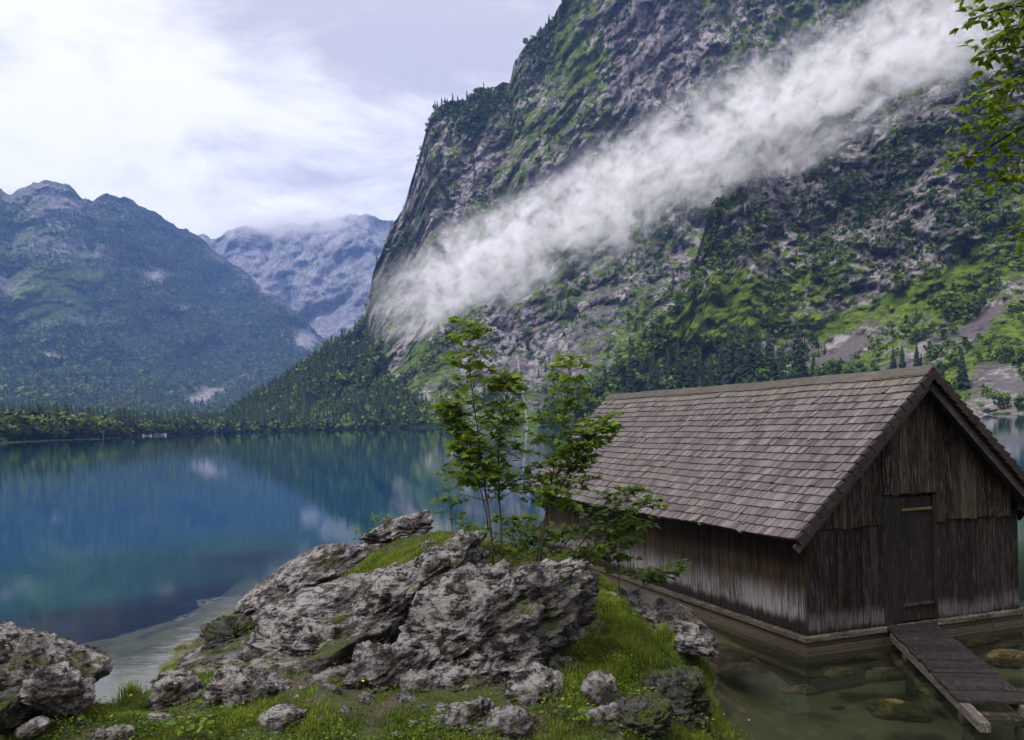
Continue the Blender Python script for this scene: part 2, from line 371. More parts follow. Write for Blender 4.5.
def fa_paint(p, x, y, T, s):
    n = fbm(p / 80., 3, 25)
    g = .53 + .28 * n + .3 * blob(x, y, 600, 60, 40, 60, 20) + .3 * blob(x, y, 560, 290, 60, 40) + .35 * blob(x, y, 430, 345, 40, 30, -40) + .2 * blob(x, y, 540, 130, 50, 40)
    g -= .95 * blob(x, y, 648, 65, 44, 70, 10) + .6 * blob(x, y, 505, 335, 38, 40) + .35 * blob(x, y, 400, 215, 30, 70, 25) + .5 * blob(x, y, 475, 170, 18, 70, 30) + .3 * blob(x, y, 610, 290, 60, 25)
    sc_ = .9 * blob(x, y, 425, 325, 60, 7, -42) + .7 * blob(x, y, 385, 372, 22, 7, -45) + .35 * blob(x, y, 650, 60, 18, 40, 10)
    low = smooth(0, 40, y - itp(x, [(190, 300), (364, 300), (400, 380), (470, 405), (700, 420)]))
    w = .18 + .3 * fbm(p / 60., 3, 35) + .9 * low + .6 * blob(x, y, 470, 112, 36, 22, -15) + .4 * blob(x, y, 400, 260, 20, 40, 20) + .4 * blob(x, y, 540, 40, 14, 40, 30) + .3 * blob(x, y, 540, 250, 30, 14) + .4 * blob(x, y, 440, 350, 60, 6, -42)
    return {'grass': g - sc_ * .6, 'scree': sc_ - low, 'wood': w - .6 * sc_}
xs = np.linspace(190, 1100, 520)
far = Sheet('mountain_wall', xs, lambda x: itp(x, FA_TOP) + jag(x, 5, 16, 4) * smooth(190, 380, x), lambda x: hy(x) + CH * F / itp(x, FA_D0), fa_D, 360, fa_rel, m_far, fa_paint)

# --- left mountain across the lake
LE_TOP = [(-420, 330), (-200, 210), (-60, 172), (0, 184), (14, 190), (26, 186), (34, 180), (50, 178), (72, 190), (92, 198), (124, 196), (145, 207), (165, 220), (195, 238), (235, 264), (265, 288), (290, 306), (310, 322), (322, 334), (334, 346), (350, 372), (420, 420)]
LE_D0 = [(-420, 420), (0, 560), (100, 760), (230, 1200), (420, 1500)]
def le_D(X, Y, T):
    d0 = itp(X, LE_D0)
    a = np.interp(T, [0, .03, .10, .3, .6, 1], [0, 800, 1900, 3000, 3700, 4700])
    return d0 + a * itp(X, [(-420, .6), (200, .95), (350, .8), (420, .5)])
def le_rel(p, x, y, T):
    return (190 * fbm(p / np.array([700, 2000, 700.]), 5, 41) + 110 * ridged(p / np.array([380, 1500, 600.]), 4, 45, .5) - 40 + 26 * fbm(p / np.array([90, 300, 90.]), 4, 47, .6)) * smooth(.06, .3, T) * .9
def le_paint(p, x, y, T, s):
    n = fbm(p / 300., 4, 55)
    g = .25 + .15 * n + .7 * blob(x, y, 75, 290, 40, 28, -30) + .6 * blob(x, y, 30, 300, 40, 25, -30) + .4 * blob(x, y, 20, 230, 30, 30)
    rk = .5 * blob(x, y, 50, 205, 50, 30) + .4 * blob(x, y, 20, 270, 45, 40)
    sc_ = .62 * blob(x, y, 155, 274, 14, 7) + .9 * blob(x, y, 273, 289, 14, 6) + .8 * blob(x, y, 305, 340, 12, 12, 30) + .6 * blob(x, y, 205, 395, 25, 8, -20) + .5 * blob(x, y, 100, 262, 16, 5, -20) + .4 * blob(x, y, 70, 300, 30, 5, -45) + .45 * blob(x, y, 50, 355, 10, 4)+ .5 * blob(x, y, 185, 308, 10, 4)
    w = .75 + .25 * n - rk - .8 * blob(x, y, 60, 292, 55, 28, -30) - sc_
    return {'grass': g, 'scree': sc_, 'wood': w}
xs = np.linspace(-420, 420, 420)
left = Sheet('mountain', xs, lambda x: itp(x, LE_TOP) + jag(x, 6, 26, 6), lambda x: hy(x) + CH * F / itp(x, LE_D0), le_D, 260, le_rel, m_left, le_paint)

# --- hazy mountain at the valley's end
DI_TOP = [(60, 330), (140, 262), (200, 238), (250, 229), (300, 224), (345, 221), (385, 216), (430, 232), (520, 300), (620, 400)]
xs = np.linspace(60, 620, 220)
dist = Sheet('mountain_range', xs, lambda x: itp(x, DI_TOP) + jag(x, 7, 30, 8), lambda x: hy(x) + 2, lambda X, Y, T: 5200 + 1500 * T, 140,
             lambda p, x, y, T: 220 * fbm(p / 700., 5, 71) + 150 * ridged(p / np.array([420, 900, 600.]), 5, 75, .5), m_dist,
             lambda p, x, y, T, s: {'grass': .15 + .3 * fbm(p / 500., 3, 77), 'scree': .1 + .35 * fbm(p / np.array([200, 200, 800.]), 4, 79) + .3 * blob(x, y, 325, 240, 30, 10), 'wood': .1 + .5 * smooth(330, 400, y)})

# ------------------------------------------------------------------ trees
def tpl_conifer(seed, tiers, nb, droop=.25, R=.17):
    """unit-height spruce: drooping pointed boughs round a thin core"""
    r = np.random.default_rng(seed); V = []; Fc = []
    for k in range(tiers):
        z = .06 + .92 * (k / tiers) ** .95; rad = R * (1 - z) ** .85 * r.uniform(.85, 1.15) + .008
        a0 = r.uniform(0, 6.28)
        for b in range(nb):
            a = a0 + 6.283 * b / nb + r.uniform(-.3, .3); rr = rad * r.uniform(.7, 1.2); dz = -rr * droop * r.uniform(.6, 1.6)
            c, s = math.cos(a), math.sin(a); w = rr * .38; th = (1 / tiers) * .9
            i = len(V)
            V += [(0, 0, z + th), (c * rr * .6 - s * w, s * rr * .6 + c * w, z + dz * .3), (c * rr, s * rr, z + dz), (c * rr * .6 + s * w, s * rr * .6 - c * w, z + dz * .3)]
            Fc += [(i, i + 1, i + 2, i + 3)]
    return np.array(V), np.array(Fc)
def tpl_broad(seed, nq, squash=1.0, size=.11):
    """unit-height leafy crown: leaf clumps through a lumpy volume"""
    r = np.random.default_rng(seed); V = []; Fc = []
    lob = [(r.normal(size=3) * .17 * np.array([1, 1, .8]), r.uniform(.16, .27)) for _ in range(7)]
    for q in range(nq):
        c, rad = lob[q % 7]; d = r.normal(size=3); d /= np.linalg.norm(d)
        p = c + d * rad * r.uniform(.75, 1.05) + np.array([0, 0, .52]); p[2] = max(p[2], .05)
        nrm = d + r.normal(size=3) * .5; nrm /= np.linalg.norm(nrm)
        a = np.cross(nrm, r.normal(size=3)); a /= np.linalg.norm(a); b = np.cross(nrm, a); s = size * r.uniform(.6, 1.3)
        i = len(V); V += [p + a * s, p + b * s * .8, p - a * s, p - b * s * .8]; Fc += [(i, i + 1, i + 2, i + 3)]
    V = np.array(V); V[:, 2] *= squash
    return V, np.array(Fc)
def tpl_trunk(n=5, h=.5, r=.018):
    mb = MB(); mb.tube([(0, 0, -.08), (0, 0, h * .5), (.004, 0, h)], [r, r * .7, r * .35], n); return mb
def forest(name, mat, tpls, pos, hgt, wid, tint, rng, kind='stuff'):
    Vs = []; Fs = []; Ts = []; off = 0; N = len(pos); which = rng.integers(0, len(tpls), N)
    for k, (V, Fc) in enumerate(tpls):
        ix = np.where(which == k)[0]
        if not len(ix): continue
        a = rng.uniform(0, 6.28, len(ix)); c, s = np.cos(a)[:, None], np.sin(a)[:, None]
        x = (V[None, :, 0] * c - V[None, :, 1] * s) * (hgt[ix] * wid[ix])[:, None]; y = (V[None, :, 0] * s + V[None, :, 1] * c) * (hgt[ix] * wid[ix])[:, None]
        z = V[None, :, 2] * hgt[ix][:, None]
        P = np.stack([x, y, z], -1) + pos[ix][:, None]
        Vs.append(P.reshape(-1, 3)); Fs.append((Fc[None] + (np.arange(len(ix)) * len(V))[:, None, None]).reshape(-1, 4) + off); off += P.shape[0] * P.shape[1]
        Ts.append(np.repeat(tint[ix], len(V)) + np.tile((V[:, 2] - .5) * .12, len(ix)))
    return tag(mesh_obj(name, np.concatenate(Vs), np.concatenate(Fs), mat, None, {'tint': np.concatenate(Ts)}, False), kind=kind)
m_con = mat_leaf('spruce_needles', (.008, .017, .008), (.034, .054, .018), 0, .8, .2)
m_dec = mat_leaf('broad_foliage', (.018, .040, .008), (.105, .155, .024), 0, .75, .15)
m_bark = NT('bark'); _v = m_bark.coord()
m_bark = m_bark.done(m_bark.pbsdf(m_bark.mix(m_bark.noise(m_bark.mapv(_v, (30, 30, 6)), 1, 6), (.016, .012, .009), (.06, .048, .038)), .9, m_bark.bump(m_bark.noise(m_bark.mapv(_v, (60, 60, 14)), 1, 5), .6, .01)))
CON = [tpl_conifer(s, 9, 6) for s in range(4)]; CONF = [tpl_conifer(20 + s, 6, 5, R=.2) for s in range(3)]
BRO = [tpl_broad(40 + s, 130, size=.085) for s in range(4)]; BROF = [tpl_broad(60 + s, 26, size=.19) for s in range(3)]
rng = np.random.default_rng(99)
def woods(base, sheet, n, dens, hc, hb, far_=False, conshare=.5, labels=None):
    p, x, y = sheet.scatter(n, dens, rng)
    p = p[p[:, 2] > .2]
    noise_c = fbm(p / 70., 2, 91) * .5 + conshare
    isc = rng.random(len(p)) < noise_c
    pc, pb = p[isc], p[~isc]
    tb = np.clip(.5 + .6 * fbm(pb / 55., 2, 93) + rng.normal(0, .25, len(pb)), 0, 1.1)
    tc = np.clip(.55 + rng.normal(0, .35, len(pc)), 0, 1.1)
    if len(pc): tag(forest(base + '_conifers', m_con, CONF if far_ else CON, pc, hc[0] + (hc[1] - hc[0]) * rng.random(len(pc)) ** 1.8, rng.uniform(.8, 1.25, len(pc)), tc, rng), labels[0], 'forest')
    if len(pb): tag(forest(base + '_foliage', m_dec, BROF if far_ else BRO, pb - np.array([0, 0, .6]), hb[0] + (hb[1] - hb[0]) * rng.random(len(pb)) ** 2.2, rng.uniform(.9, 1.3, len(pb)), tb, rng), labels[1], 'forest')
lk = lambda s, k: None
def d_left(p, x, y, T):
    w = le_paint(p, x, y, T, None)['wood']; return smooth(.3, .6, w) * .9 * (T > .05) * (T < .955)
woods('hillside_forest', left, 30000, d_left, (18, 40), (14, 28), True, .5, ('dark conifer forest covering the bluish mountain across the lake', 'broadleaf woods mixed into the bluish mountain slope across the lake'))
def shore_wood(n):
    x = rng.uniform(-70, 440, n); a = rng.random(n) ** 1.3 * 260 + 4
    p = at(x, hy(x) + 1, itp(x, LE_D0) + a); p[:, 2] = .3 + a * .02
    c = fbm(p / 45., 2, 97) + rng.normal(0, .25, n) > .12
    return p[c], p[~c]
pc_, pb_ = shore_wood(2600)
tag(forest('shore_conifers', m_con, CON, pc_, rng.uniform(18, 31, len(pc_)), rng.uniform(.9, 1.3, len(pc_)), np.clip(.6 + rng.normal(0, .3, len(pc_)), 0, 1.2), rng), 'dark spruces in the low wood along the far left shore', 'forest', kind='stuff')
tag(forest('shore_foliage', m_dec, BRO, pb_ - np.array([0, 0, 1.5]), rng.uniform(12, 25, len(pb_)), rng.uniform(.9, 1.4, len(pb_)), np.clip(.38 + rng.normal(0, .3, len(pb_)), 0, 1.1), rng), 'leafy green trees in the low wood along the far left shore', 'forest', kind='stuff')
def d_far(p, x, y, T):
    w = fa_paint(p, x, y, T, None)['wood']; return smooth(.35, .75, w) * (.25 + .75 * smooth(330, 380, y) + .9 * blob(x, y, 470, 112, 40, 26, -15) + .6 * blob(x, y, 545, 25, 16, 40, 35) + .5 * (T > .965) * (x > 360))
woods('slope_forest', far, 40000, d_far, (12, 24), (8, 15), True, .4, ('dark conifers on the wooded foot and ledges of the high rock wall', 'leafy woods and bushes on the foot and ledges of the high rock wall'))
def d_near(p, x, y, T):
    w = ne_paint(p, x, y, T, None)['wood']; return smooth(.15, .6, w) * .32
woods('cliff_forest', near, 21000, d_near, (8, 16), (4, 9), False, .22, ('dark small conifers on the ledges of the near rocky slope', 'leafy bushes and trees on the near rocky slope above the boathouse'))
def d_bn(p, x, y, T):
    a = ne_paint(p, x, y, T, None); return smooth(-.15, .35, fbm(p / 38., 4, 141)) * np.clip(1 - a['scree'] * 1.6, .04, 1) * np.clip(1 - .95 * blob(x, y, 920, 295, 75, 20, -24) - .8 * blob(x, y, 740, 305, 70, 26, -25) - .7 * blob(x, y, 775, 190, 30, 60, 20) - .6 * blob(x, y, 925, 220, 26, 65, 28) - .5 * blob(x, y, 1010, 330, 20, 36, -40), .03, 1) * .75
def d_bf(p, x, y, T):
    a = fa_paint(p, x, y, T, None); return smooth(-.1, .4, fbm(p / 50., 4, 143)) * np.clip(1 - a['scree'] * 1.2, .05, 1) * (1 - .95 * blob(x, y, 648, 65, 48, 75, 10)) * (1 - .8 * blob(x, y, 505, 335, 40, 40)) * .6
woods('cliff_bushes', near, 30000, d_bn, (5, 16), (2.2, 11), True, .15, ('small dark conifers dotted over the near rocky slope', 'small green bushes dotted all over the near rocky slope'))
woods('wall_bushes', far, 36000, d_bf, (6, 18), (3, 12), True, .25, ('small dark conifers dotted over the high rock wall', 'small green bushes dotted all over the high rock wall'))
# individual trees that stand out behind the boathouse
def spruce(seed, h):
    t = empty('spruce_tree', (0, 0, 0))
    V, Fc = tpl_conifer(200 + seed, 22, 10, .35, .19)
    V = V * np.array([h, h, h]); tr = tpl_trunk(6, .9, .012)
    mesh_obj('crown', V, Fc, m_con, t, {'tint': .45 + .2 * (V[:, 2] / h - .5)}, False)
    tr.v = [(a * h, b * h, c * h) for a, b, c in tr.v]; tr.build('trunk', m_bark, t, True)
    return t
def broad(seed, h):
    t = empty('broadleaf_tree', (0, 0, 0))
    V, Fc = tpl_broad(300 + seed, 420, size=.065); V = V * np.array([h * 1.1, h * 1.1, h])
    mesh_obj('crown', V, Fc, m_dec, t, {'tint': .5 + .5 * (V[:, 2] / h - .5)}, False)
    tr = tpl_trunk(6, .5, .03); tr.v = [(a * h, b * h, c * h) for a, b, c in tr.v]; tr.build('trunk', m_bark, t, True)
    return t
def copy_tree(o):
    c = o.copy(); col.objects.link(c)
    for ch in o.children:
        k = ch.copy(); col.objects.link(k); k.parent = c
    return c
def on_sheet(s, x, y):
    k = np.argmin((s.X - x) ** 2 + (s.Y - y) ** 2); return s.P.reshape(-1, 3)[k]
SP = [spruce(i, 1.0) for i in range(3)]; BR = [broad(i, 1.0) for i in range(3)]
used = set()
def place(protos, x, ybase, ytop, label, cat, group):
    p = on_sheet(near, x, ybase); h = (ybase - ytop) / F * p[1]
    k = random.randrange(len(protos)); o = protos[k]
    if o.name in used: o = copy_tree(o)
    else: used.add(o.name)
    o.location = p - np.array([0, 0, .04 * h]); o.scale = (h, h, h); o.rotation_euler = (0, 0, random.uniform(0, 6.28))
    return tag(o, label, cat, group)
GS = 'spruces in the row behind the boathouse roof'
for x, yb, yt in [(606, 392, 362), (618, 396, 352), (630, 394, 346), (641, 394, 358), (655, 392, 350), (668, 390, 345), (679, 390, 340), (690, 390, 348), (701, 390, 345), (712, 389, 352), (722, 388, 340), (731, 388, 322), (740, 388, 318), (749, 387, 316), (757, 386, 325), (783, 384, 345), (813, 382, 350)]:
    place(SP, x, yb, yt, 'dark spruce standing in the dense row just behind the boathouse roof', 'tree', GS)
place(SP, 771, 384, 328, 'dark pointed spruce left of the tallest one above the roof', 'tree', GS)
place(SP, 800, 382, 317, 'tallest dark spruce standing clear above the boathouse roof', 'tree', GS)
place(SP, 894, 378, 344, 'slim dark spruce on the scree just left of the roof ridge end', 'tree', 'spruces on the scree')
place(SP, 903, 378, 343, 'second slim spruce of the pair on the scree by the ridge end', 'tree', 'spruces on the scree')
place(SP, 917, 376, 340, 'broader spruce on the scree right above the roof ridge end', 'tree', 'spruces on the scree')
place(SP, 943, 395, 357, 'dark spruce beside the right roof slope low on the scree', 'tree', 'spruces on the scree')
place(SP, 962, 388, 343, 'tall spruce in bright green bushes right of the boathouse gable', 'tree', 'spruces on the scree')
GB = 'leafy trees behind the boathouse roof'
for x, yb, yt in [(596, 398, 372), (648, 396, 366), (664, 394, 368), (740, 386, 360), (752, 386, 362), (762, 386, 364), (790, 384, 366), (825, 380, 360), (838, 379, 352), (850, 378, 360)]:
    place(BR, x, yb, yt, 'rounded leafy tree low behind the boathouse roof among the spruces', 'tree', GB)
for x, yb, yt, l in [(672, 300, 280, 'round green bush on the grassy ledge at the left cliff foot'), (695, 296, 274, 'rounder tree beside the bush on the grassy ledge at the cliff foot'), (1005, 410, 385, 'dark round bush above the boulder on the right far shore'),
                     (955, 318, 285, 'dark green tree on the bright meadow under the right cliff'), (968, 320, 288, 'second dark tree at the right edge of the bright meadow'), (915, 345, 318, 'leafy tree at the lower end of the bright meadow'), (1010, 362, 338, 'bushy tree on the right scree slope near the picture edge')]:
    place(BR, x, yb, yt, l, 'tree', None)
# boats and bare trunks on the far shore
m_hull = NT('boat_paint'); m_hull = m_hull.done(m_hull.pbsdf(m_hull.mix(m_hull.noise(m_hull.coord(), 2, 3), (.60, .52, .50), (.75, .70, .68)), .5))
for x, w, l in ((147, 9, 'small pale boat drawn up left on the far shore'), (160, 12, 'longer pale boat beside it on the far left shore')):
    D = float(itp(np.array(x), LE_D0)) - 14; p = at(np.array(float(x)), np.array(430.), np.array(D)); L = w / F * D
    mb = MB(); sec = []
    for i in range(9):
        u = i / 8 * 2 - 1; b = .17 * L * (1 - abs(u) ** 2.4) + .01 * L; sh = .10 * L + .06 * L * u * u
        sec += [(u * L / 2, -b, sh), (u * L / 2, -b * .7, .02 * L), (u * L / 2, 0, -.04 * L), (u * L / 2, b * .7, .02 * L), (u * L / 2, b, sh), (u * L / 2, b * .8, sh - .03 * L), (u * L / 2, 0, sh - .06 * L), (u * L / 2, -b * .8, sh - .03 * L)]
    fs_ = [(i * 8 + k, (i + 1) * 8 + k, (i + 1) * 8 + (k + 1) % 8, i * 8 + (k + 1) % 8) for i in range(8) for k in range(8)] + [tuple(range(7, -1, -1)), tuple(64 + k for k in range(8))]
    mb.add(sec, fs_); o = mb.build('boat', m_hull); o.location = (p[0], p[1], .3); o.rotation_euler = (0, 0, .15); tag(o, l, 'boat')
m_bare = NT('bare_trunk'); m_bare = m_bare.done(m_bare.pbsdf(m_bare.mix(m_bare.noise(m_bare.coord(), 1, 4), (.16, .145, .135), (.30, .275, .26)), .9))
for x, h, l in ((217, 15, 'tallest bare pale trunk standing at the far shore'), (215, 10, 'shorter bare trunk close left of the tallest one at the far shore'), (222, 9, 'short bare trunk close right of the tallest one at the far shore'), (103, 10, 'lone bare pale trunk at the left part of the far shore')):
    D = float(itp(np.array(x), LE_D0)) - 6; p = at(np.array(float(x)), np.array(430.), np.array(D)); hh_ = .75 * h / F * D
    mb = MB(); mb.tube([(0, 0, -1), (.1, 0, hh_ * .5), (0, .1, hh_)], [.35, .28, .14], 6)
    for q in range(4): z_ = hh_ * (.45 + .13 * q); mb.tube([(0, 0, z_), ((-1) ** q * 1.3, .2, z_ + .6)], [.15, .05], 4)
    o = mb.build('dead_tree', m_bare); o.location = (p[0], p[1], 0); tag(o, l, 'dead tree')
# waterfall
mb = MB(); wf = [(516, 352), (520, 372), (522, 390), (525, 408), (527, 423)]
pts = [on_sheet(far, x, y) - np.array([0, 14, 0]) for x, y in wf]
for i in range(len(pts) - 1):
    a, b = pts[i], pts[i + 1]; w0, w1 = .5 + .22 * i, .7 + .22 * i
    mb.hexa([(b[0] - w1, b[1], b[2]), (b[0] + w1, b[1], b[2]), (b[0] + w1, b[1] + 4, b[2]), (b[0] - w1, b[1] + 4, b[2]), (a[0] - w0, a[1], a[2]), (a[0] + w0, a[1], a[2]), (a[0] + w0, a[1] + 4, a[2]), (a[0] - w0, a[1] + 4, a[2])])
t = NT('falling_water'); fw = t.n('BsdfTransparent'); dw = t.pbsdf((.5, .5, .54), .6); mx = t.n('MixShader'); t.set(mx.inputs[0], t.ramp(t.noise(t.mapv(t.coord(), (.5, .5, .03)), 1, 5, .7), .45, .8)); t.set(mx.inputs[1], fw); t.set(mx.inputs[2], dw)
tag(mb.build('waterfall', t.done(mx)), 'thin white waterfall down the far rock wall behind the saplings', 'waterfall')

# ------------------------------------------------------------------ near ground (one sheet, running down under the water)
CP = [(-150, 745, 7.2), (0, 745, 7.0), (100, 740, 7.0), (200, 740, 6.9), (300, 740, 6.8), (400, 740, 6.7), (500, 740, 6.6), (600, 740, 6.6), (680, 745, 6.9), (-100, 850, 5.6), (300, 850, 5.4), (600, 850, 5.3), (720, 850, 5.8),
      (40, 700, 7.5), (0, 680, 7.8), (-120, 690, 8.0), (128, 733, 7.4), (116, 718, 8.0), (160, 695, 8.6), (200, 676, 9.0), (170, 700, 8.2), (250, 690, 7.9), (330, 700, 7.4), (420, 715, 7.0), (240, 640, 10.8), (300, 650, 9.6), (350, 665, 8.6), (400, 695, 7.6),
      (300, 606, 13.2), (340, 582, 13.6), (400, 538, 13.0), (430, 534, 12.4), (400, 575, 11.2), (440, 548, 11.3), (350, 612, 11.6), (400, 630, 9.6), (460, 562, 10.5), (500, 566, 10.2), (550, 566, 10.0), (590, 572, 10.2), (600, 592, 9.8), (620, 612, 9.3),
      (560, 640, 8.6), (600, 640, 8.7), (640, 638, 8.8), (680, 668, 8.5), (695, 690, 8.2), (560, 705, 7.2), (620, 705, 7.4), (665, 722, 7.4), (615, 596, 11.3), (640, 608, 11.3), (660, 618, 11.4)]
cw_ = [at(np.array(a), np.array(b), np.array(c)) for a, b, c in CP]
for x, y, z in [(272, 588, -.02), (220, 622, -.02), (170, 660, -.02), (140, 682, -.06), (125, 694, -.08), (112, 702, -.08), (85, 690, -.12), (95, 672, -.25), (118, 706, -.12), (108, 714, -.06), (120, 680, -.2), (104, 692, -.25), (250, 570, -.35), (200, 610, -.35), (130, 650, -.4), (60, 640, -.5), (705, 642, -.03), (675, 600, -.15), (645, 585, -.12), (720, 690, -.35), (738, 740, -.4), (760, 690, -.5), (760, 800, -.5),
                (850, 690, -.55), (950, 720, -.5), (1000, 670, -.45), (1100, 700, -.4), (900, 800, -.45)]:
    cw_.append(at_z(np.array(x), np.array(y), np.array(z)))
cw_ = [list(p) for p in cw_] + [(-4.25, 9.2, .18), (-4.6, 10, -.15), (-4.1, 9.7, .0), (-4.9, 9.4, .05), (-9, 14, -1.6), (-9, 18, -3.0), (-5, 19, -1.6), (-2, 20.5, -1.5), (1, 21, -1.2), (0, 17.5, -.4), (-1.5, 17.5, -.3), (3, 20, -.7), (-12, 28, -6), (0, 28, -4), (-3, 24, -3), (-16, 16, -5), (-14, 10, -2.5), (-10, 9, -.4), (8, 26, -2), (12, 16, -.8), (14, 22, -1.6), (8, 12, -.6), (10, 9, -.4), (6, 14, -.6), (4, 12, -.55), (6, 20, -.7), (4, 17, -.6), (18, 30, -5), (-20, 34, -8), (20, 40, -8), (0, 40, -7.5), (-24, 22, -8), (26, 20, -4), (12, 4, .4), (-12, 4, .9), (-13, 7, .2), (0, 2, 1.2)]
cw_ = np.array(cw_); KP = cw_[:, :2]; n_ = len(KP)
dm = np.linalg.norm(KP[:, None] - KP[None], axis=2)
_w = np.linalg.solve(np.block([[dm - np.eye(n_) * .05, np.ones((n_, 1))], [np.ones((1, n_)), np.zeros((1, 1))]]), np.concatenate([cw_[:, 2], [0]]))
def ground_z(xy, detail=True):
    out = np.empty(len(xy))
    for a in range(0, len(xy), 20000):
        q = xy[a:a + 20000]; out[a:a + 20000] = np.linalg.norm(q[:, None] - KP[None], axis=2) @ _w[:-1] + _w[-1]
    if detail:
        p = np.concatenate([xy, np.zeros((len(xy), 1))], 1)
        out += (.09 * fbm(p * .9, 3, 101) + .035 * fbm(p * 3.5, 3, 103) + .015 * ridged(p * 9., 3, 105)) * smooth(-1.2, .3, out)
    return out
gx = np.concatenate([np.linspace(-46, -9, 40)[:-1], np.arange(-9, 5.5, .05), np.linspace(5.5, 14, 70)[1:], np.linspace(14, 46, 30)[1:]])
gy = np.concatenate([np.linspace(-12, 5, 14)[:-1], np.arange(5, 15, .05), np.linspace(15, 22, 70)[1:], np.linspace(22, 60, 40)[1:]])
GX, GY = np.meshgrid(gx, gy); gz = ground_z(np.stack([GX.ravel(), GY.ravel()], 1))
gz = np.where(GY.ravel() > 55, -8.2, np.maximum(gz, -8.2))
t = NT('ground_soil'); v = t.coord(); z = t.n('SeparateXYZ', {0: v}).outputs[2]
soil = t.mix(t.noise(v, 6, 8, .7), (.04, .030, .021), (.115, .092, .072))
soil = t.mix(t.ramp(t.voro(v, 30, 'F1'), .25, .12), soil, (.24, .22, .21))
mossc = t.mix(t.ramp(t.noise(v, 55, 7, .78), .36, .64), (.010, .018, .005), (.075, .10, .016))
soil = t.mix(t.ramp(t.noise(v, 1.6, 6, .65), .42, .54), soil, mossc)
bed = t.mix(t.noise(v, 2.2, 8, .65, .5), (.060, .060, .030), (.17, .160, .090))
bed = t.mix(t.math('MULTIPLY', t.ramp(t.voro(v, 3.2, 'F1'), .32, .18), .7), bed, (.19, .15, .075))
bed = t.mix(t.math('MULTIPLY', t.ramp(t.noise(v, .8, 6, .7), .5, .62), .75), bed, (.038, .046, .026))
zz = t.math('ADD', z, t.math('MULTIPLY', t.math('SUBTRACT', t.noise(v, 4, 5), .5), .1))
c = t.mix(t.ramp(zz, .0, .08), bed, soil)
m_ground = t.done(t.pbsdf(c, .92, t.bump(t.noise(v, 45, 8, .78), .9, .05), spec=.15))
ground = tag(mesh_obj('ground', np.stack([GX.ravel(), GY.ravel(), gz], 1), grid_faces(len(gy), len(gx)), m_ground), kind='structure')
t = NT('bed_silt'); v = t.coord(); m_bed = t.done(t.pbsdf(t.mix(t.noise(v, .05, 6), (.03, .05, .05), (.06, .08, .07)), .95))
S = 15000
tag(mesh_obj('lake_bed', [(-S, -2000, -8.25), (S, -2000, -8.25), (S, S, -8.25), (-S, S, -8.25)], [(0, 1, 2, 3)], m_bed), kind='structure')
# water
wx = np.concatenate([[-S, -3000, -800, -200], np.linspace(-60, -12, 40), np.arange(-11.7, 14, .25), np.linspace(14.5, 60, 30), [200, 800, 3000, S]])
wy = np.concatenate([[-1500, -200, -40], np.arange(-12, 24, .25), np.linspace(24.5, 70, 50), [120, 300, 800, 2000, 5000, S]])
WX, WY = np.meshgrid(wx, wy); wp = np.stack([WX.ravel(), WY.ravel()], 1)
dep = np.where((np.abs(wp[:, 0]) < 46) & (wp[:, 1] > -12) & (wp[:, 1] < 60), -ground_z(wp, False), 8.); dep = np.clip(dep, 0, 9)
t = NT('lake_water'); v = t.coord(); d = t.attr('depth')
b1 = t.noise(t.mapv(v, (1.1, 3.2, 1)), 1, 4, .55); b2 = t.noise(t.mapv(v, (5, 11, 1)), 1, 3, .5); b3 = t.noise(t.mapv(v, (.05, .16, 1)), 1, 3)
hgt = t.math('ADD', t.math('MULTIPLY', b1, .8), t.math('MULTIPLY', b2, .18))
nb = t.bump(hgt, t.math('MULTIPLY_ADD', t.math('SUBTRACT', 1, t.ramp(d, .1, 1.6)), .035, .034), .05)
body = t.n('BsdfDiffuse'); t.set(body.inputs[0], t.mix(t.ramp(d, 2.0, 8.0), t.mix(t.ramp(d, .4, 1.8), (.016, .021, .010), (.009, .042, .038)), (.003, .036, .085)))
tr = t.n('BsdfTransparent'); t.set(tr.inputs[0], t.mix(t.ramp(d, 0, 1.2), (.97, .98, .96), (.74, .88, .78)))
opq = t.math('SUBTRACT', 1, t.math('POWER', 2.718, t.math('MULTIPLY', d, -.5)))
mx = t.n('MixShader'); t.set(mx.inputs[0], opq); t.set(mx.inputs[1], tr); t.set(mx.inputs[2], body)
gl = t.n('BsdfGlossy', {'Roughness': .008, 'Color': (.95, .97, 1, 1)}); t.set(gl.inputs['Normal'], nb)
fr = t.n('Fresnel', {'IOR': 1.333}); t.set(fr.inputs['Normal'], nb)
m2 = t.n('MixShader'); t.set(m2.inputs[0], fr); t.set(m2.inputs[1], mx); t.set(m2.inputs[2], gl)
m_water = t.done(m2)
tag(mesh_obj('lake_water', np.stack([WX.ravel(), WY.ravel(), WX.ravel() * 0], 1), grid_faces(len(wy), len(wx)), m_water, None, {'depth': dep}), kind='structure')

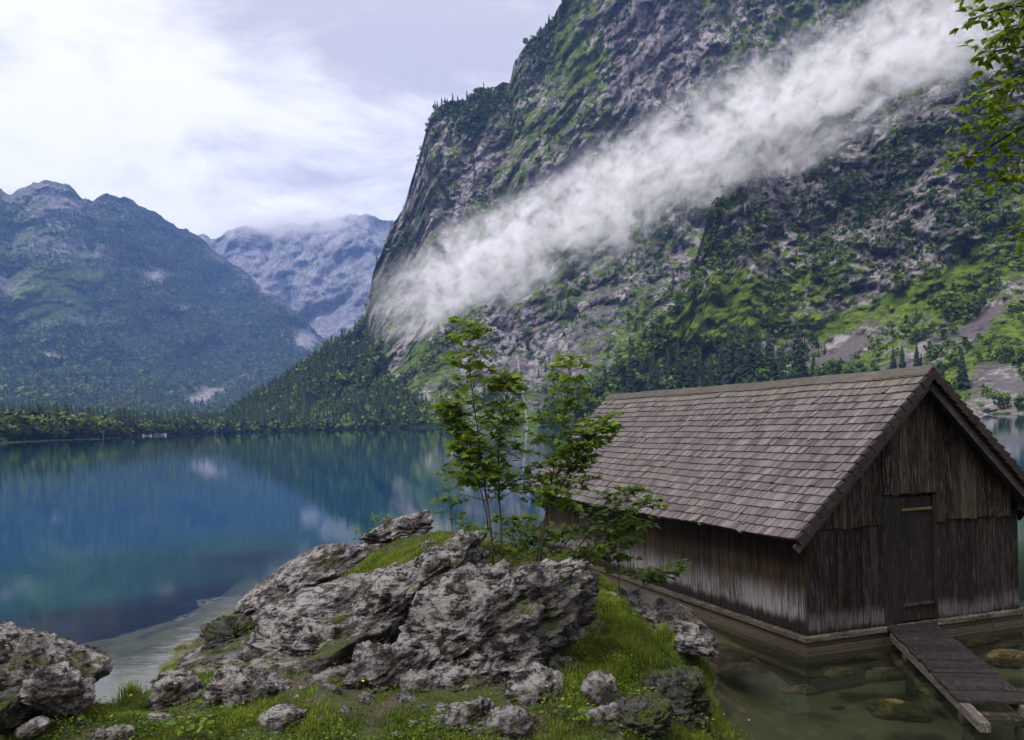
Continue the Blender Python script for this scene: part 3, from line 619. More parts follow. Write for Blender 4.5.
# ------------------------------------------------------------------ boulders
def rock_mesh(name, half, seed, sub=5, rough=1.0, planes=12, mat=None):
    bm = bmesh.new(); bmesh.ops.create_icosphere(bm, subdivisions=sub, radius=1)
    V = np.array([v.co[:] for v in bm.verts]); Fc = np.array([[v.index for v in f.verts] for f in bm.faces]); bm.free()
    r = np.random.default_rng(seed); R = np.full(len(V), 1.25)
    for k in range(planes):             # break planes
        n = r.normal(size=3); n /= np.linalg.norm(n); d = r.uniform(.70, .98)
        dt = V @ n; R = np.where(dt > .05, np.minimum(R, d / np.maximum(dt, .05)), R)
    R = np.minimum(R, 1.25)
    P = V * R[:, None] * half; L = max(half)
    q = P / L + seed * 3.1
    wq = q + .12 * np.stack([fbm(q * 2.1, 2, seed + 30), fbm(q * 2.1, 2, seed + 31), fbm(q * 2.1, 2, seed + 32)], 1)
    qs = wq * np.array([1.0, 1.3, 4.6])   # beds
    off = .10 * fbm(q * 1.4, 3, seed) + .11 * (ridged(qs * 1.25, 6, seed + 5, .6) - .7) + .036 * (ridged(wq * 5.5, 5, seed + 9, .6) - .8) + .020 * fbm(wq * 16., 4, seed + 50, .7)
    off -= .07 * smooth(.22, .55, fbm(wq * np.array([4, 4, 7.]), 4, seed + 20)) + .05 * smooth(.72, .95, 1 - np.abs(pn(qs * .9 + 5, seed + 40)) * 2)
    P = P + V * (off * L * rough)[:, None] * np.clip(half / L * 1.3, .35, 1)
    return P, Fc
m_rock = mat_rock('limestone', moss=.8); m_rock_dark = mat_rock('limestone_mossy', (.12, .115, .11), (.02, .018, .018), 1.5)
m_rock_moss = mat_rock('limestone_overgrown', (.28, .265, .25), (.024, .022, .020), 1.25)
m_rock_pale = mat_rock('limestone_pale', (.36, .335, .325), (.045, .040, .040), .25)
m_rock_wet = mat_rock('lake_stone', (.19, .135, .055), (.05, .038, .016), 0, True)
def boulder(px, py, w, h, Y, label, ry=None, tilt=0, seed=1, sub=5, mat=None, rough=1.0, name='boulder', group=None, yaw=0, z=None, cat='boulder', planes=9):
    c = at(np.array(px), np.array(py), np.array(Y)) if z is None else at_z(np.array(px), np.array(py), np.array(z))
    s = c[1] / F; half = np.array([w * s / 2, (ry or (w * s * .42)), h * s / 2]) * .95
    P, Fc = rock_mesh(name, half, seed, 6 if (sub == 5 and w > 60) else sub, rough, planes + 3)
    a = math.radians(-tilt); ca, sa = math.cos(a), math.sin(a)    # tilt: right side up is positive
    P = P @ np.array([[ca, 0, -sa], [0, 1, 0], [sa, 0, ca]])
    o = mesh_obj(name, P, Fc, mat or m_rock)
    o.location = c; o.rotation_euler = (0, 0, yaw)
    return tag(o, label, cat, group)
boulder(486, 626, 192, 102, 8.1, 'largest grey boulder, creased and pitted, below the tall saplings', ry=.62, tilt=27, seed=61, sub=6, rough=1.0)
boulder(428, 588, 135, 62, 9.4, 'slanting layered grey rock behind the left shoulder of the largest boulder', ry=.55, tilt=30, seed=12, rough=1.0)
boulder(388, 672, 82, 66, 7.9, 'rounded pale boulder at the left foot of the largest boulder', ry=.4, tilt=25, seed=13, mat=m_rock_pale)
boulder(345, 603, 190, 46, 10.8, 'long pale slanting rock slab running down towards the lake', ry=.5, tilt=17, seed=14, mat=m_rock_pale, rough=.8)
boulder(318, 655, 140, 62, 9.1, 'broad crumpled grey rock in the middle of the grassy slope', ry=.5, tilt=-2, seed=15)
boulder(377, 632, 80, 40, 9.2, 'small pale ledge rock between the long slab and the largest boulder', ry=.4, tilt=20, seed=25, mat=m_rock_pale)
boulder(345, 652, 330, 96, 10.0, 'wide low rock mass, half overgrown, from which the smaller slabs of the headland rise', ry=1.5, tilt=11, seed=41, rough=1.0, mat=m_rock_moss, planes=16, sub=6)
boulder(290, 665, 110, 44, 9.4, 'mossy grey ledge between the crumpled rock and the lake edge', ry=.6, tilt=14, seed=42, mat=m_rock_moss)
boulder(455, 690, 70, 40, 7.6, 'low broken grey rock tucked under the left end of the largest boulder', ry=.35, tilt=6, seed=43)
boulder(420, 618, 60, 36, 9.3, 'grey knob of rock between the layered rock and the rounded pale boulder', ry=.35, tilt=25, seed=44)
boulder(240, 640, 72, 52, 10.6, 'dark grey rock with mossy side on the lake edge of the slope', ry=.4, tilt=15, seed=16, mat=m_rock_dark)
boulder(284, 614, 42, 27, 12.2, 'small dark peaked rock at the top of the lake edge', ry=.3, tilt=-8, seed=17, mat=m_rock_dark)
boulder(205, 655, 44, 20, 10.9, 'low flat rock in the grass right at the waterline', ry=.3, tilt=28, seed=18)
boulder(173, 696, 44, 44, 8.2, 'small upright dark grey boulder in the left grass', ry=.25, tilt=10, seed=19, sub=5)
boulder(158, 728, 30, 26, 7.3, 'little round grey stone at the bottom of the left grass', ry=.13, seed=20, sub=4)
boulder(252, 706, 82, 72, 7.8, 'jagged two-lobed grey boulder low in the grass left of the centre', ry=.35, tilt=14, seed=26)
boulder(312, 577, 135, 44, 14.4, 'smooth grey headland slab sloping into the lake', ry=.9, tilt=24, seed=22, mat=m_rock_pale, rough=.6)
boulder(404, 530, 70, 24, 13.2, 'pale weathered rock on the crest of the headland', ry=.5, tilt=12, seed=23, mat=m_rock_pale)
boulder(20, 672, 126, 92, 7.7, 'big mossy grey boulder standing alone at the left edge', ry=.5, tilt=-14, seed=24, sub=6)
boulder(56, 692, 66, 50, 7.3, 'pale angular block leaning on the big boulder at the left edge', ry=.3, tilt=-8, seed=31, mat=m_rock_pale)
boulder(5, 712, 46, 40, 7.0, 'dark low rock in the bottom left corner', ry=.3, seed=32, mat=m_rock_dark)
boulder(34, 728, 26, 16, 6.9, 'small pale stone in moss below the big left boulder', ry=.12, seed=33, sub=4, mat=m_rock_pale)
boulder(538, 700, 58, 56, 7.3, 'grey block wedged below the overhang of the largest boulder', ry=.25, seed=34, tilt=10)
boulder(597, 688, 34, 34, 7.3, 'pale pitted stone sticking out of the green bank', ry=.15, seed=35, sub=4, mat=m_rock_pale)
boulder(605, 607, 34, 24, 9.7, 'small pale stone beside the thin sapling stem', ry=.2, seed=36, sub=4, mat=m_rock_pale)
boulder(650, 620, 108, 46, 11.2, 'flat pale rock slab sliding into the water beside the boathouse', ry=.8, tilt=-24, seed=37, mat=m_rock_pale, rough=.7)
boulder(680, 700, 66, 66, 7.75, 'dark mossy rock face under the overhanging right grass bank', ry=.4, seed=38, mat=m_rock_dark)
boulder(638, 722, 66, 50, 7.05, 'dark rock with pale patches at the bottom of the right bank', ry=.3, seed=39, mat=m_rock_dark)
boulder(990, 409, 14, 7, 492, 'dark boulder on the far right shore below the scree', seed=40, sub=4, ry=4)
PR = []
for i in range(5):
    Pm, Fm = rock_mesh('rock', np.array([.5, .45, .38]), 300 + i, 4, 1.0, 14); PR.append(mesh_obj('small_rock', Pm, Fm, [m_rock, m_rock_pale][i % 2]))
spots = [(205, 708, 22), (285, 688, 26), (300, 672, 18), (330, 690, 20), (215, 735, 16), (345, 712, 14), (365, 700, 22), (410, 700, 26), (440, 722, 20), (505, 716, 18), (480, 728, 24), (395, 735, 14), (560, 712, 20), (575, 660, 16), (610, 700, 18), (625, 655, 14), (660, 690, 24), (690, 722, 20), (265, 652, 26), (232, 668, 20), (190, 668, 18), (205, 640, 22), (225, 628, 24), (80, 722, 20), (100, 735, 16), (130, 715, 14), (300, 628, 30), (270, 632, 22), (372, 650, 22), (350, 632, 26), (410, 640, 24), (455, 570, 20), (470, 560, 16), (350, 560, 20), (375, 548, 18), (430, 545, 16)]
for i, (x, y, w) in enumerate(spots):
    r = ray(np.array(float(x)), np.array(float(y)))
    for D in np.arange(5.2, 16, .04):
        q = CAM + r * (D / r[1])
        if q[2] <= ground_z(q[None, :2])[0]: break
    o = PR[i % 5]
    if i >= 5: o = o.copy(); col.objects.link(o)
    sc_k = w * q[1] / F * random.uniform(.85, 1.1); o.location = q - np.array([0, 0, .06 * sc_k]); o.scale = (sc_k, sc_k, sc_k * random.uniform(.7, 1.1)); o.rotation_euler = (random.uniform(-.4, .4), random.uniform(-.4, .4), random.uniform(0, 6.28))
    tag(o, 'small broken grey rock half sunk in the mossy grass of the headland slope', 'rock', 'small rocks scattered over the headland')
for i, (x, y, w, h, Y, tl, l) in enumerate([(470, 716, 52, 30, 6.9, 8, 'pale broken rock in the rubble straight below the largest boulder'), (512, 722, 40, 30, 6.7, -6, 'squat grey rock at the bottom edge right of the broken pale rock'), (335, 690, 74, 34, 8.0, 12, 'low flat grey rock in front of the crumpled one'), (290, 722, 54, 30, 7.1, 6, 'half buried rock at the bottom edge right of the two-lobed boulder'), (420, 690, 52, 34, 7.6, 18, 'grey wedge of rock right of the rounded pale boulder'), (205, 700, 40, 26, 8.2, 4, 'low rock between the upright dark boulder and the two-lobed one'), (120, 735, 30, 18, 7.0, 0, 'little mossy rock at the bottom edge beside the inlet'), (600, 722, 44, 34, 6.95, 0, 'dark rock at the bottom edge under the green bank'), (560, 672, 44, 30, 7.9, -14, 'dim rock in the shade right under the overhang of the largest boulder')]):
    boulder(x, y, w, h, Y, l, ry=w * Y / F * .45, tilt=tl, seed=90 + i, mat=[m_rock, m_rock_pale, m_rock_moss][i % 3])
st = [(900, 711, 52, 18, 'largest yellowish stone showing through the water left of the gangway'), (885, 674, 34, 10, 'brownish stone in the water beside the gangway edge'), (905, 664, 26, 8, 'small sunken stone near the gangway'), (940, 690, 40, 14, 'dark sunken slab under the gangway edge'), (868, 655, 42, 10, 'flat dim stone in the water below the boathouse corner'), (845, 672, 36, 8, 'greenish sunken stone in front of the boathouse corner'),
      (838, 707, 14, 5, 'tiny pale pebble stone alone in the shallow water'), (740, 668, 44, 8, 'flat olive stone in the water off the pale slab'), (715, 655, 70, 14, 'long brown ledge under water beside the pale slab'), (800, 690, 30, 8, 'dim greenish stone in the open shallow water'), (1005, 657, 46, 16, 'reddish brown stone breaking the surface right of the gangway'), (975, 640, 40, 9, 'olive sunken stone under the right front wall'), (1000, 628, 40, 8, 'farther olive stone near the right house corner')]
for i, (x, y, w, h, l) in enumerate(st):
    boulder(x, y, w * 1.1, h * 1.1, 0, l, ry=w * .005, seed=50 + i, sub=4, mat=m_rock_wet, rough=.6, name='lake_stone', group='stones in the shallow water', z=-.13 if 'breaking' not in l else -.02, cat='stone')
# sunken slabs off the left shore
for i, (x, y, w, h, l) in enumerate([(205, 618, 70, 9, 'pale flat slab just under water off the headland'), (235, 603, 90, 10, 'wide pale slab under water at the foot of the headland'), (290, 590, 60, 8, 'wet brown ledge where the headland meets the water')]):
    boulder(x, y, w, h, 0, l, ry=.5, seed=80 + i, sub=4, mat=m_rock_pale, rough=.5, name='lake_stone', group='sunken slabs off the headland', z=-.24, cat='stone')
# loose rubble
Vs = []; Fs = []; off = 0
bmt = bmesh.new(); bmesh.ops.create_icosphere(bmt, subdivisions=2, radius=1); IV = np.array([v.co[:] for v in bmt.verts]); IF = np.array([[v.index for v in f.verts] for f in bmt.faces]); bmt.free()
def rub(px, py, spread, n, smin, smax):
    global off
    for k in range(n):
        x, y = px + random.gauss(0, spread), py + random.gauss(0, spread * .6)
        r = ray(x, y); p = None
        for D in np.arange(5.2, 12, .08):
            q = CAM + r * (D / r[1])
            if q[2] <= ground_z(q[None, :2])[0]: p = q; break
        if p is None: continue
        s = random.uniform(smin, smax); half = np.array([s * random.uniform(.7, 1.3), s * random.uniform(.7, 1.3), s * random.uniform(.5, .9)])
        V = IV * half * (.8 + .55 * fbm(IV * 1.7 + k * 7.7, 3, k))[:, None]
        a = random.uniform(0, 6.28); V = V @ np.array([[math.cos(a), math.sin(a), 0], [-math.sin(a), math.cos(a), 0], [0, 0, 1]])
        Vs.append(V + p); Fs.append(IF + off); off += len(IV)
for a in [(470, 712, 40, 110, .008, .04), (340, 725, 60, 110, .005, .025), (560, 720, 40, 60, .008, .035), (110, 725, 30, 50, .006, .03), (600, 690, 40, 40, .008, .035), (220, 690, 60, 50, .008, .03), (300, 640, 60, 50, .012, .04), (660, 715, 30, 35, .01, .04)]: rub(*a)
for a in [(470, 705, 50, 30, .03, .075), (300, 690, 90, 30, .025, .07), (100, 725, 40, 10, .02, .05), (590, 715, 60, 26, .025, .07), (420, 660, 60, 20, .03, .08), (220, 660, 40, 18, .03, .08)]: rub(*a)
tag(mesh_obj('loose_rubble', np.concatenate(Vs), np.concatenate(Fs), m_rock, None, None, False), 'loose pale stones scattered in the bare soil between the boulders', 'rubble', kind='stuff')

# ------------------------------------------------------------------ grass, undergrowth
def mask_grass(x, y):
    m_ = .95 * blob(x, y, 620, 650, 75, 55) + .9 * blob(x, y, 600, 585, 35, 22) + .9 * blob(x, y, 405, 562, 45, 22, -20) + .8 * blob(x, y, 160, 715, 70, 40) + .75 * blob(x, y, 290, 725, 70, 30) + .7 * blob(x, y, 420, 725, 60, 28) + .7 * blob(x, y, 700, 710, 35, 35) + .6 * blob(x, y, 90, 715, 60, 30) + .55 * blob(x, y, 230, 670, 60, 30) + .5 * blob(x, y, 600, 730, 100, 25) + .5 * blob(x, y, 380, 655, 40, 20) + .4 * blob(x, y, 450, 560, 60, 20)+ .5 * blob(x, y, 60, 740, 80, 25)
    m_ = m_ + .15 * smooth(640, 700, y) * (x < 700) - .6 * blob(x, y, 490, 715, 55, 25) - .45 * blob(x, y, 330, 700, 70, 16) - .4 * blob(x, y, 655, 705, 30, 25)
    return np.clip(m_, 0, 1)
N = 1150000
xy = np.stack([rng.uniform(-6, 3.2, N), rng.uniform(5.2, 14.5, N)], 1); zz = ground_z(xy); P = np.concatenate([xy, zz[:, None]], 1)
px, py = proj(P)
cl = fbm(P * np.array([1.6, 1.6, 0]), 3, 131)
k = (rng.random(N) < mask_grass(px, py) * (.12 + .88 * smooth(-.35, .2, cl))) & (zz > .03) & (px > -60) & (px < 800) & (py < 790)
P = P[k]; px = px[k]; py = py[k]; cl = cl[k]; n = len(P)
tall = .5 + .9 * blob(px, py, 640, 650, 60, 50) + .7 * blob(px, py, 395, 575, 30, 14) + .5 * blob(px, py, 705, 700, 30, 35) + .6 * blob(px, py, 130, 690, 15, 20)
L = rng.uniform(.035, .125, n) * tall * (.6 + .9 * np.clip(cl + .3, 0, 1)); a = rng.uniform(0, 6.28, n); lean = rng.uniform(.2, 1.0, n); w = rng.uniform(.0028, .006, n)
dx, dy = np.cos(a), np.sin(a)
def blade_pt(t_, side):
    o = np.stack([dx * lean * L * t_ ** 2 - dy * w * side * (1 - t_ ** 1.5), dy * lean * L * t_ ** 2 + dx * w * side * (1 - t_ ** 1.5), L * t_ * (1 - .35 * lean * t_)], 1); return P + o
V = np.stack([blade_pt(0, -1), blade_pt(0, 1), blade_pt(.55, 1), blade_pt(.55, -1), blade_pt(1, 0)], 1)
b = np.arange(n)[:, None] * 5
tint = np.clip(.30 + .95 * cl + rng.normal(0, .2, n) + .35 * blob(px, py, 400, 558, 50, 25) + .25 * blob(px, py, 610, 580, 40, 25), 0, 1.2)
m_grass = mat_leaf('grass_blades', (.014, .034, .005), (.140, .180, .022), .35, .55, 4)
tag(mesh_obj('grass', V.reshape(-1, 3), [b + np.array([[0, 1, 2, 3]]), b + np.array([[3, 2, 4]])], m_grass, None, {'tint': np.repeat(tint, 5)}, False), 'short bright green grass between the boulders of the headland', 'grass', kind='stuff')

LEAF = np.array([(0, 0), (.16, .10), (.42, .06), (.34, .26), (.50, .46), (.26, .52), (.20, .72), (0, 1.0), (-.20, .72), (-.26, .52), (-.50, .46), (-.34, .26), (-.42, .06), (-.16, .10)])
OVAL = np.array([(0, 0), (.16, .14), (.26, .38), (.24, .62), (.12, .85), (0, 1.0), (-.12, .85), (-.24, .62), (-.26, .38), (-.16, .14)])
def add_leaf(mb, p, d, up, size, tint, shape=LEAF):
    d = Vector(d).normalized(); s = d.cross(Vector(up)).normalized(); n = s.cross(d).normalized()
    fold = random.uniform(.10, .3); curl = random.uniform(.05, .35); mid = []; k = len(shape)
    vs = [Vector(p) + d * (y * size) + s * (x * size) + n * (abs(x) * fold - y * y * curl) * size for x, y in shape]
    c = Vector(p) + d * (.42 * size) - n * (.17 * curl * size); vs.append(c)
    mb.add(vs, [(i, (i + 1) % k, k) for i in range(k)], tint)
def bez(pts, n):
    pts = np.array(pts, float); t_ = np.linspace(0, len(pts) - 1, n)
    out = []
    for u in t_:
        i = min(int(u), len(pts) - 2); f_ = u - i
        p0, p1, p2, p3 = pts[max(i - 1, 0)], pts[i], pts[i + 1], pts[min(i + 2, len(pts) - 1)]
        out.append(.5 * ((2 * p1) + (-p0 + p2) * f_ + (2 * p0 - 5 * p1 + 4 * p2 - p3) * f_ ** 2 + (-p0 + 3 * p1 - 3 * p2 + p3) * f_ ** 3))
    return out
m_leaf = mat_leaf('maple_leaves', (.022, .052, .008), (.135, .200, .020), .45, .45, 5)
m_leafd = mat_leaf('dark_leaves', (.018, .042, .008), (.095, .15, .02), .45, .45, 5)
m_leafy = mat_leaf('yellowgreen_leaves', (.03, .068, .008), (.15, .21, .02), .5, .45, 5)
def sapling(name, stems, label, cat, leafm, nbr, brl, leaf, start=.25, r0=.016, ncl=(4, 8), shape=LEAF, bright=.5, flat=.5, group=None):
    """stems: list of (pixel polyline, distance); boughs leave each stem all round and carry leaf clusters"""
    base = at(np.array(stems[0][0][0][0]), np.array(stems[0][0][0][1]), np.array(stems[0][1]))
    t = empty(name, base, 0, label, cat, group); wood = MB(); lv = MB()
    for pl, D in stems:
        pts = [at(np.array(x), np.array(y), np.array(D)) - base for x, y in pl]
        for i, p in enumerate(pts): p[1] += .10 * math.sin(i * 1.7 + D) * (i > 0)
        cv = bez(pts, 14); ln = sum(np.linalg.norm(cv[i + 1] - cv[i]) for i in range(13)); rr = r0 * (ln / 2.0) ** .7
        cv[0] = cv[0] - np.array([0, 0, .12])
        wood.tube(cv, [rr * (1 - .85 * i / 13) for i in range(14)], 6)
        ga = random.uniform(0, 6.28)
        for k in range(nbr):
            u = start + (1 - start) * ((k + random.random()) / nbr); i = min(int(u * 13), 12); f_ = u * 13 - i
            p = Vector(cv[i] * (1 - f_) + cv[i + 1] * f_); ga += 2.4 + random.uniform(-.4, .4)
            bl = brl * ln * (1.08 - .75 * u) * random.uniform(.6, 1.2)
            d = Vector((math.cos(ga), math.sin(ga) * .9, random.uniform(.15, .75)))
            q = [p, p + d * bl * .5 + Vector((0, 0, .03)), p + d * bl - Vector((0, 0, bl * .12))]
            bz = bez(q, 6); wood.tube(bz, [rr * .35 * (1 - .8 * j / 5) * (1.1 - .5 * u) + .0012 for j in range(6)], 4)
            for c in range(random.randint(*ncl)):
                w_ = random.uniform(.35, 1.05); j = min(int(w_ * 5), 4); g_ = min(w_ * 5 - j, 1)
                pp = Vector(bz[j] * (1 - g_) + bz[j + 1] * g_); an = random.uniform(0, 6.28)
                ld = Vector((math.cos(an), math.sin(an), random.uniform(-.55, .25))) + Vector(d) * .5
                pe = pp + ld.normalized() * random.uniform(.02, .08)
                wood.tube([pp, pe], [.0016, .001], 3)
                up = Vector((random.gauss(0, flat), random.gauss(0, flat), 1))
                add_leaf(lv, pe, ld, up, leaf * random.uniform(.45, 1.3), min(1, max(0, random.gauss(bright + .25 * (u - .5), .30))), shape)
        for c in range(4):
            an = random.uniform(0, 6.28); add_leaf(lv, Vector(cv[-1]), (math.cos(an), math.sin(an), .5), (0, .3, 1), leaf * .7, .8, shape)
    wood.build('trunk', m_bark, t, True); lv.build('crown', leafm, t, False)
    return t
sapling('maple_sapling', [([(493, 562), (490, 520), (482, 470), (476, 420), (470, 370), (470, 328)], 10.0), ([(502, 560), (501, 520), (498, 480), (500, 440), (506, 400), (508, 378)], 10.15), ([(488, 520), (478, 480), (462, 440), (448, 405)], 10.05)], 'tallest slender maple sapling standing just behind the largest boulder', 'tree', m_leaf, 52, .20, .100, .26, .012, ncl=(7, 13))
sapling('maple_sapling', [([(540, 556), (545, 520), (552, 480), (560, 440), (566, 400), (572, 358)], 10.2), ([(536, 555), (545, 515), (560, 490), (575, 462), (592, 440), (604, 425)], 10.1)], 'second tall maple sapling leaning right in front of the roof eave', 'tree', m_leaf, 52, .23, .100, .22, .012, ncl=(8, 14), bright=.45)
sapling('maple_sapling', [([(458, 558), (453, 530), (449, 500), (444, 466)], 10.4)], 'thin small sapling left of the tallest one with few leaves', 'tree', m_leafd, 12, .22, .10, .35, .012, ncl=(4, 9))
sapling('maple_sapling', [([(570, 562), (590, 545), (612, 525), (636, 510), (655, 505)], 10.3), ([(575, 560), (596, 548), (625, 535), (650, 525)], 10.4), ([(572, 555), (592, 530), (615, 505), (634, 492)], 10.6)], 'low maple bush spreading its boughs right in front of the side wall', 'tree', m_leafd, 24, .30, .095, .22, .012, ncl=(5, 10), bright=.6, flat=.3)
sapling('maple_sapling', [([(620, 604), (619, 575), (622, 545), (630, 520)], 10.8), ([(621, 600), (640, 588), (660, 580), (684, 568)], 10.8)], 'single thin stem with dark leaves rising from the pale stone', 'tree', m_leafd, 18, .28, .10, .35, .012, ncl=(6, 11))
sapling('shrub', [([(520, 562), (515, 540), (505, 520)], 10.6), ([(530, 562), (535, 545), (548, 530)], 10.7), ([(545, 562), (560, 545), (570, 530)], 10.8), ([(500, 562), (480, 545), (468, 528)], 10.5), ([(560, 565), (585, 560), (606, 552)], 10.4), ([(510, 560), (520, 540), (528, 520)], 10.9)], 'leafy undergrowth bush around the feet of the two tall saplings', 'shrub', m_leaf, 15, .5, .09, .1, .010, ncl=(6, 11), bright=.7)
sapling('shrub', [([(382, 535), (380, 525), (378, 516)], 13.2), ([(384, 536), (388, 526), (390, 520)], 13.2)], 'small bright bush on the headland crest above the water', 'shrub', m_leafy, 7, .5, .06, .1, .010, shape=OVAL)
sapling('shrub', [([(362, 545), (358, 538), (356, 530)], 13.4), ([(364, 546), (368, 540), (370, 534)], 13.4)], 'smaller thin bush left of the one on the headland crest', 'shrub', m_leafy, 5, .5, .05, .1, .010, shape=OVAL, bright=.3)
sapling('leafy_plant', [([(427, 604), (424, 598), (420, 592)], 9.0), ([(428, 604), (432, 599), (438, 594)], 9.0)], 'bright leafy plant growing on the slanting layered rock', 'plant', m_leaf, 4, .4, .06, .1, .006, shape=OVAL, bright=.8)
sapling('leafy_plant', [([(198, 738), (200, 728), (205, 720)], 6.8), ([(196, 738), (190, 730), (186, 726)], 6.8)], 'broad bright leaves low in the bottom left grass', 'plant', m_leaf, 3, .3, .07, .1, .006, shape=OVAL, bright=.9)
for i, (x, y, l) in enumerate([(560, 722, 'low leafy plant in the dark soil below the wedged grey block'), (590, 730, 'low leafy plant at the bottom of the bank under the pale pitted stone'), (645, 705, 'low leafy plant between the two dark rocks of the right bank'), (690, 730, 'low leafy plant at the lowest right tip of the bank')]):
    sapling('leafy_plant', [([(x, y + 8), (x - 3, y - 4), (x - 7, y - 14)], 6.9 + .25 * (i > 1) + .2 * (i > 2)), ([(x, y + 8), (x + 5, y - 2), (x + 10, y - 10)], 6.9 + .25 * (i > 1) + .2 * (i > 2))], l, 'plant', m_leaf, 7, .4, .035, .15, .006, shape=OVAL, bright=.65)
# small-leaved weeds creeping through the grass
def d_weed(x, y): return np.minimum(.9 * blob(x, y, 620, 725, 80, 28) + .7 * blob(x, y, 250, 735, 120, 25) + .8 * blob(x, y, 420, 735, 80, 22) + .7 * blob(x, y, 75, 715, 60, 28) + .5 * blob(x, y, 600, 650, 60, 45) + .6 * blob(x, y, 215, 670, 60, 25) + .5 * blob(x, y, 390, 655, 40, 25) + .6 * blob(x, y, 530, 562, 70, 14), 1)
N = 420000
xy = np.stack([rng.uniform(-6, 3.2, N), rng.uniform(5.2, 12.5, N)], 1); P = np.concatenate([xy, ground_z(xy)[:, None]], 1); px, py = proj(P)
k = (rng.random(N) < .55 * d_weed(px, py) * smooth(-.1, .3, fbm(P * np.array([2.2, 2.2, 0]) + 9, 3, 151))) & (P[:, 2] > .05) & (py < 780)
P = P[k]; px = px[k]; py = py[k]; n = len(P); hh = rng.uniform(.01, .10, n)
P = P + np.stack([rng.normal(0, .02, n), rng.normal(0, .02, n), hh], 1)
a = rng.uniform(0, 6.28, n); e = rng.uniform(-.5, .5, n); sz = rng.uniform(.012, .034, n)[:, None]
D_ = np.stack([np.cos(a) * np.cos(e), np.sin(a) * np.cos(e), np.sin(e)], 1); S_ = np.stack([-np.sin(a), np.cos(a), rng.normal(0, .3, n)], 1); U_ = np.cross(D_, S_)
V = np.stack([P, P + (D_ * .5 + S_ * .42 + U_ * .12) * sz, P + D_ * sz - U_ * sz * .15, P + (D_ * .5 - S_ * .42 + U_ * .12) * sz], 1)
tag(mesh_obj('weeds', V.reshape(-1, 3), np.arange(n * 4).reshape(n, 4), m_leaf, None, {'tint': np.repeat(np.clip(.2 + hh * 5 + rng.normal(0, .2, n), 0, 1), 4)}, False), 'small-leaved green weeds creeping between the grass and the stones', 'weeds', kind='stuff')
# tuft of tall grass on the headland
def tuft(px_, py_, D, h, n, label):
    p = at(np.array(px_), np.array(py_), np.array(D)); mb = MB()
    for k in range(n):
        a = random.uniform(0, 6.28); l = h * random.uniform(.5, 1); le = random.uniform(.15, .7); c, s = math.cos(a), math.sin(a); o = Vector((random.gauss(0, .06), random.gauss(0, .06), -.03)); w = .006
        mb.add([o + Vector((-s * w, c * w, 0)), o + Vector((s * w, -c * w, 0)), o + Vector((c * l * le * .3 + s * w * .7, s * l * le * .3 - c * w * .7, l * .6)), o + Vector((c * l * le * .3 - s * w * .7, s * l * le * .3 + c * w * .7, l * .6)), o + Vector((c * l * le, s * l * le, l))], [(0, 1, 2, 3), (3, 2, 4)], random.uniform(.3, 1))
    o = mb.build('grass_tuft', m_grass); o.location = p; tag(o, label, 'grass tuft')
tuft(331, 577, 13.9, .42, 160, 'upright green grass tuft on the headland slab')
tuft(396, 588, 11.2, .30, 160, 'long drooping grass tuft at the lower edge of the headland meadow')
tuft(132, 700, 8.6, .26, 140, 'spiky grass tuft on the left bank beside the inlet')
tuft(662, 640, 8.8, .24, 140, 'bleached tall grass tuft on the top of the right bank')
# flowers
def flower(x, y, D, petal, label, cat_, r=.016, group=None):
    p = at(np.array(x), np.array(y), np.array(D)); t = empty('wildflower', p - np.array([0, 0, .12]), 0, label, 'flower', group)
    mb = MB(); mb.tube([(0, 0, -.05), (.005, 0, .06), (0, 0, .12)], [.0015, .0013, .001], 4, .5); mb.build('stem', m_grass, t)
    mb = MB()
    for k in range(6): add_leaf(mb, (0, 0, .12), (math.cos(k * 1.047), math.sin(k * 1.047) - .35, .35), (0, 0, 1), r, .5, OVAL)
    mb.build('petals', petal, t)
ty = NT('yellow_petal'); ty = ty.done(ty.pbsdf((.75, .48, .02), .6)); tp = NT('purple_petal'); tp = tp.done(tp.pbsdf((.36, .10, .42), .6))
for x, y, D, l in [(131, 695, 8.0, 'yellow flower on the spiky left bank above the inlet'), (108, 698, 7.9, 'yellow flower at the right foot of the big left boulder'), (112, 716, 7.4, 'yellow flower low beside the small inlet, left of its neighbour'), (118, 721, 7.3, 'yellow flower low beside the small inlet, right of its neighbour'), (363, 681, 7.5, 'yellow flower in the grass below the rounded pale boulder')]:
    flower(x, y, D, ty, l, 'flower')
for x, y, D, l in [(443, 709, 6.9, 'purple flower in the soil under the largest boulder'), (588, 704, 6.9, 'purple flower in the low plants below the pale pitted stone'), (724, 714, 7.9, 'purple flower at the right tip of the bank over the water'), (749, 720, 7.9, 'purple flower farthest out over the shallow water')]:
    flower(x, y, D, tp, l, 'flower', .013)

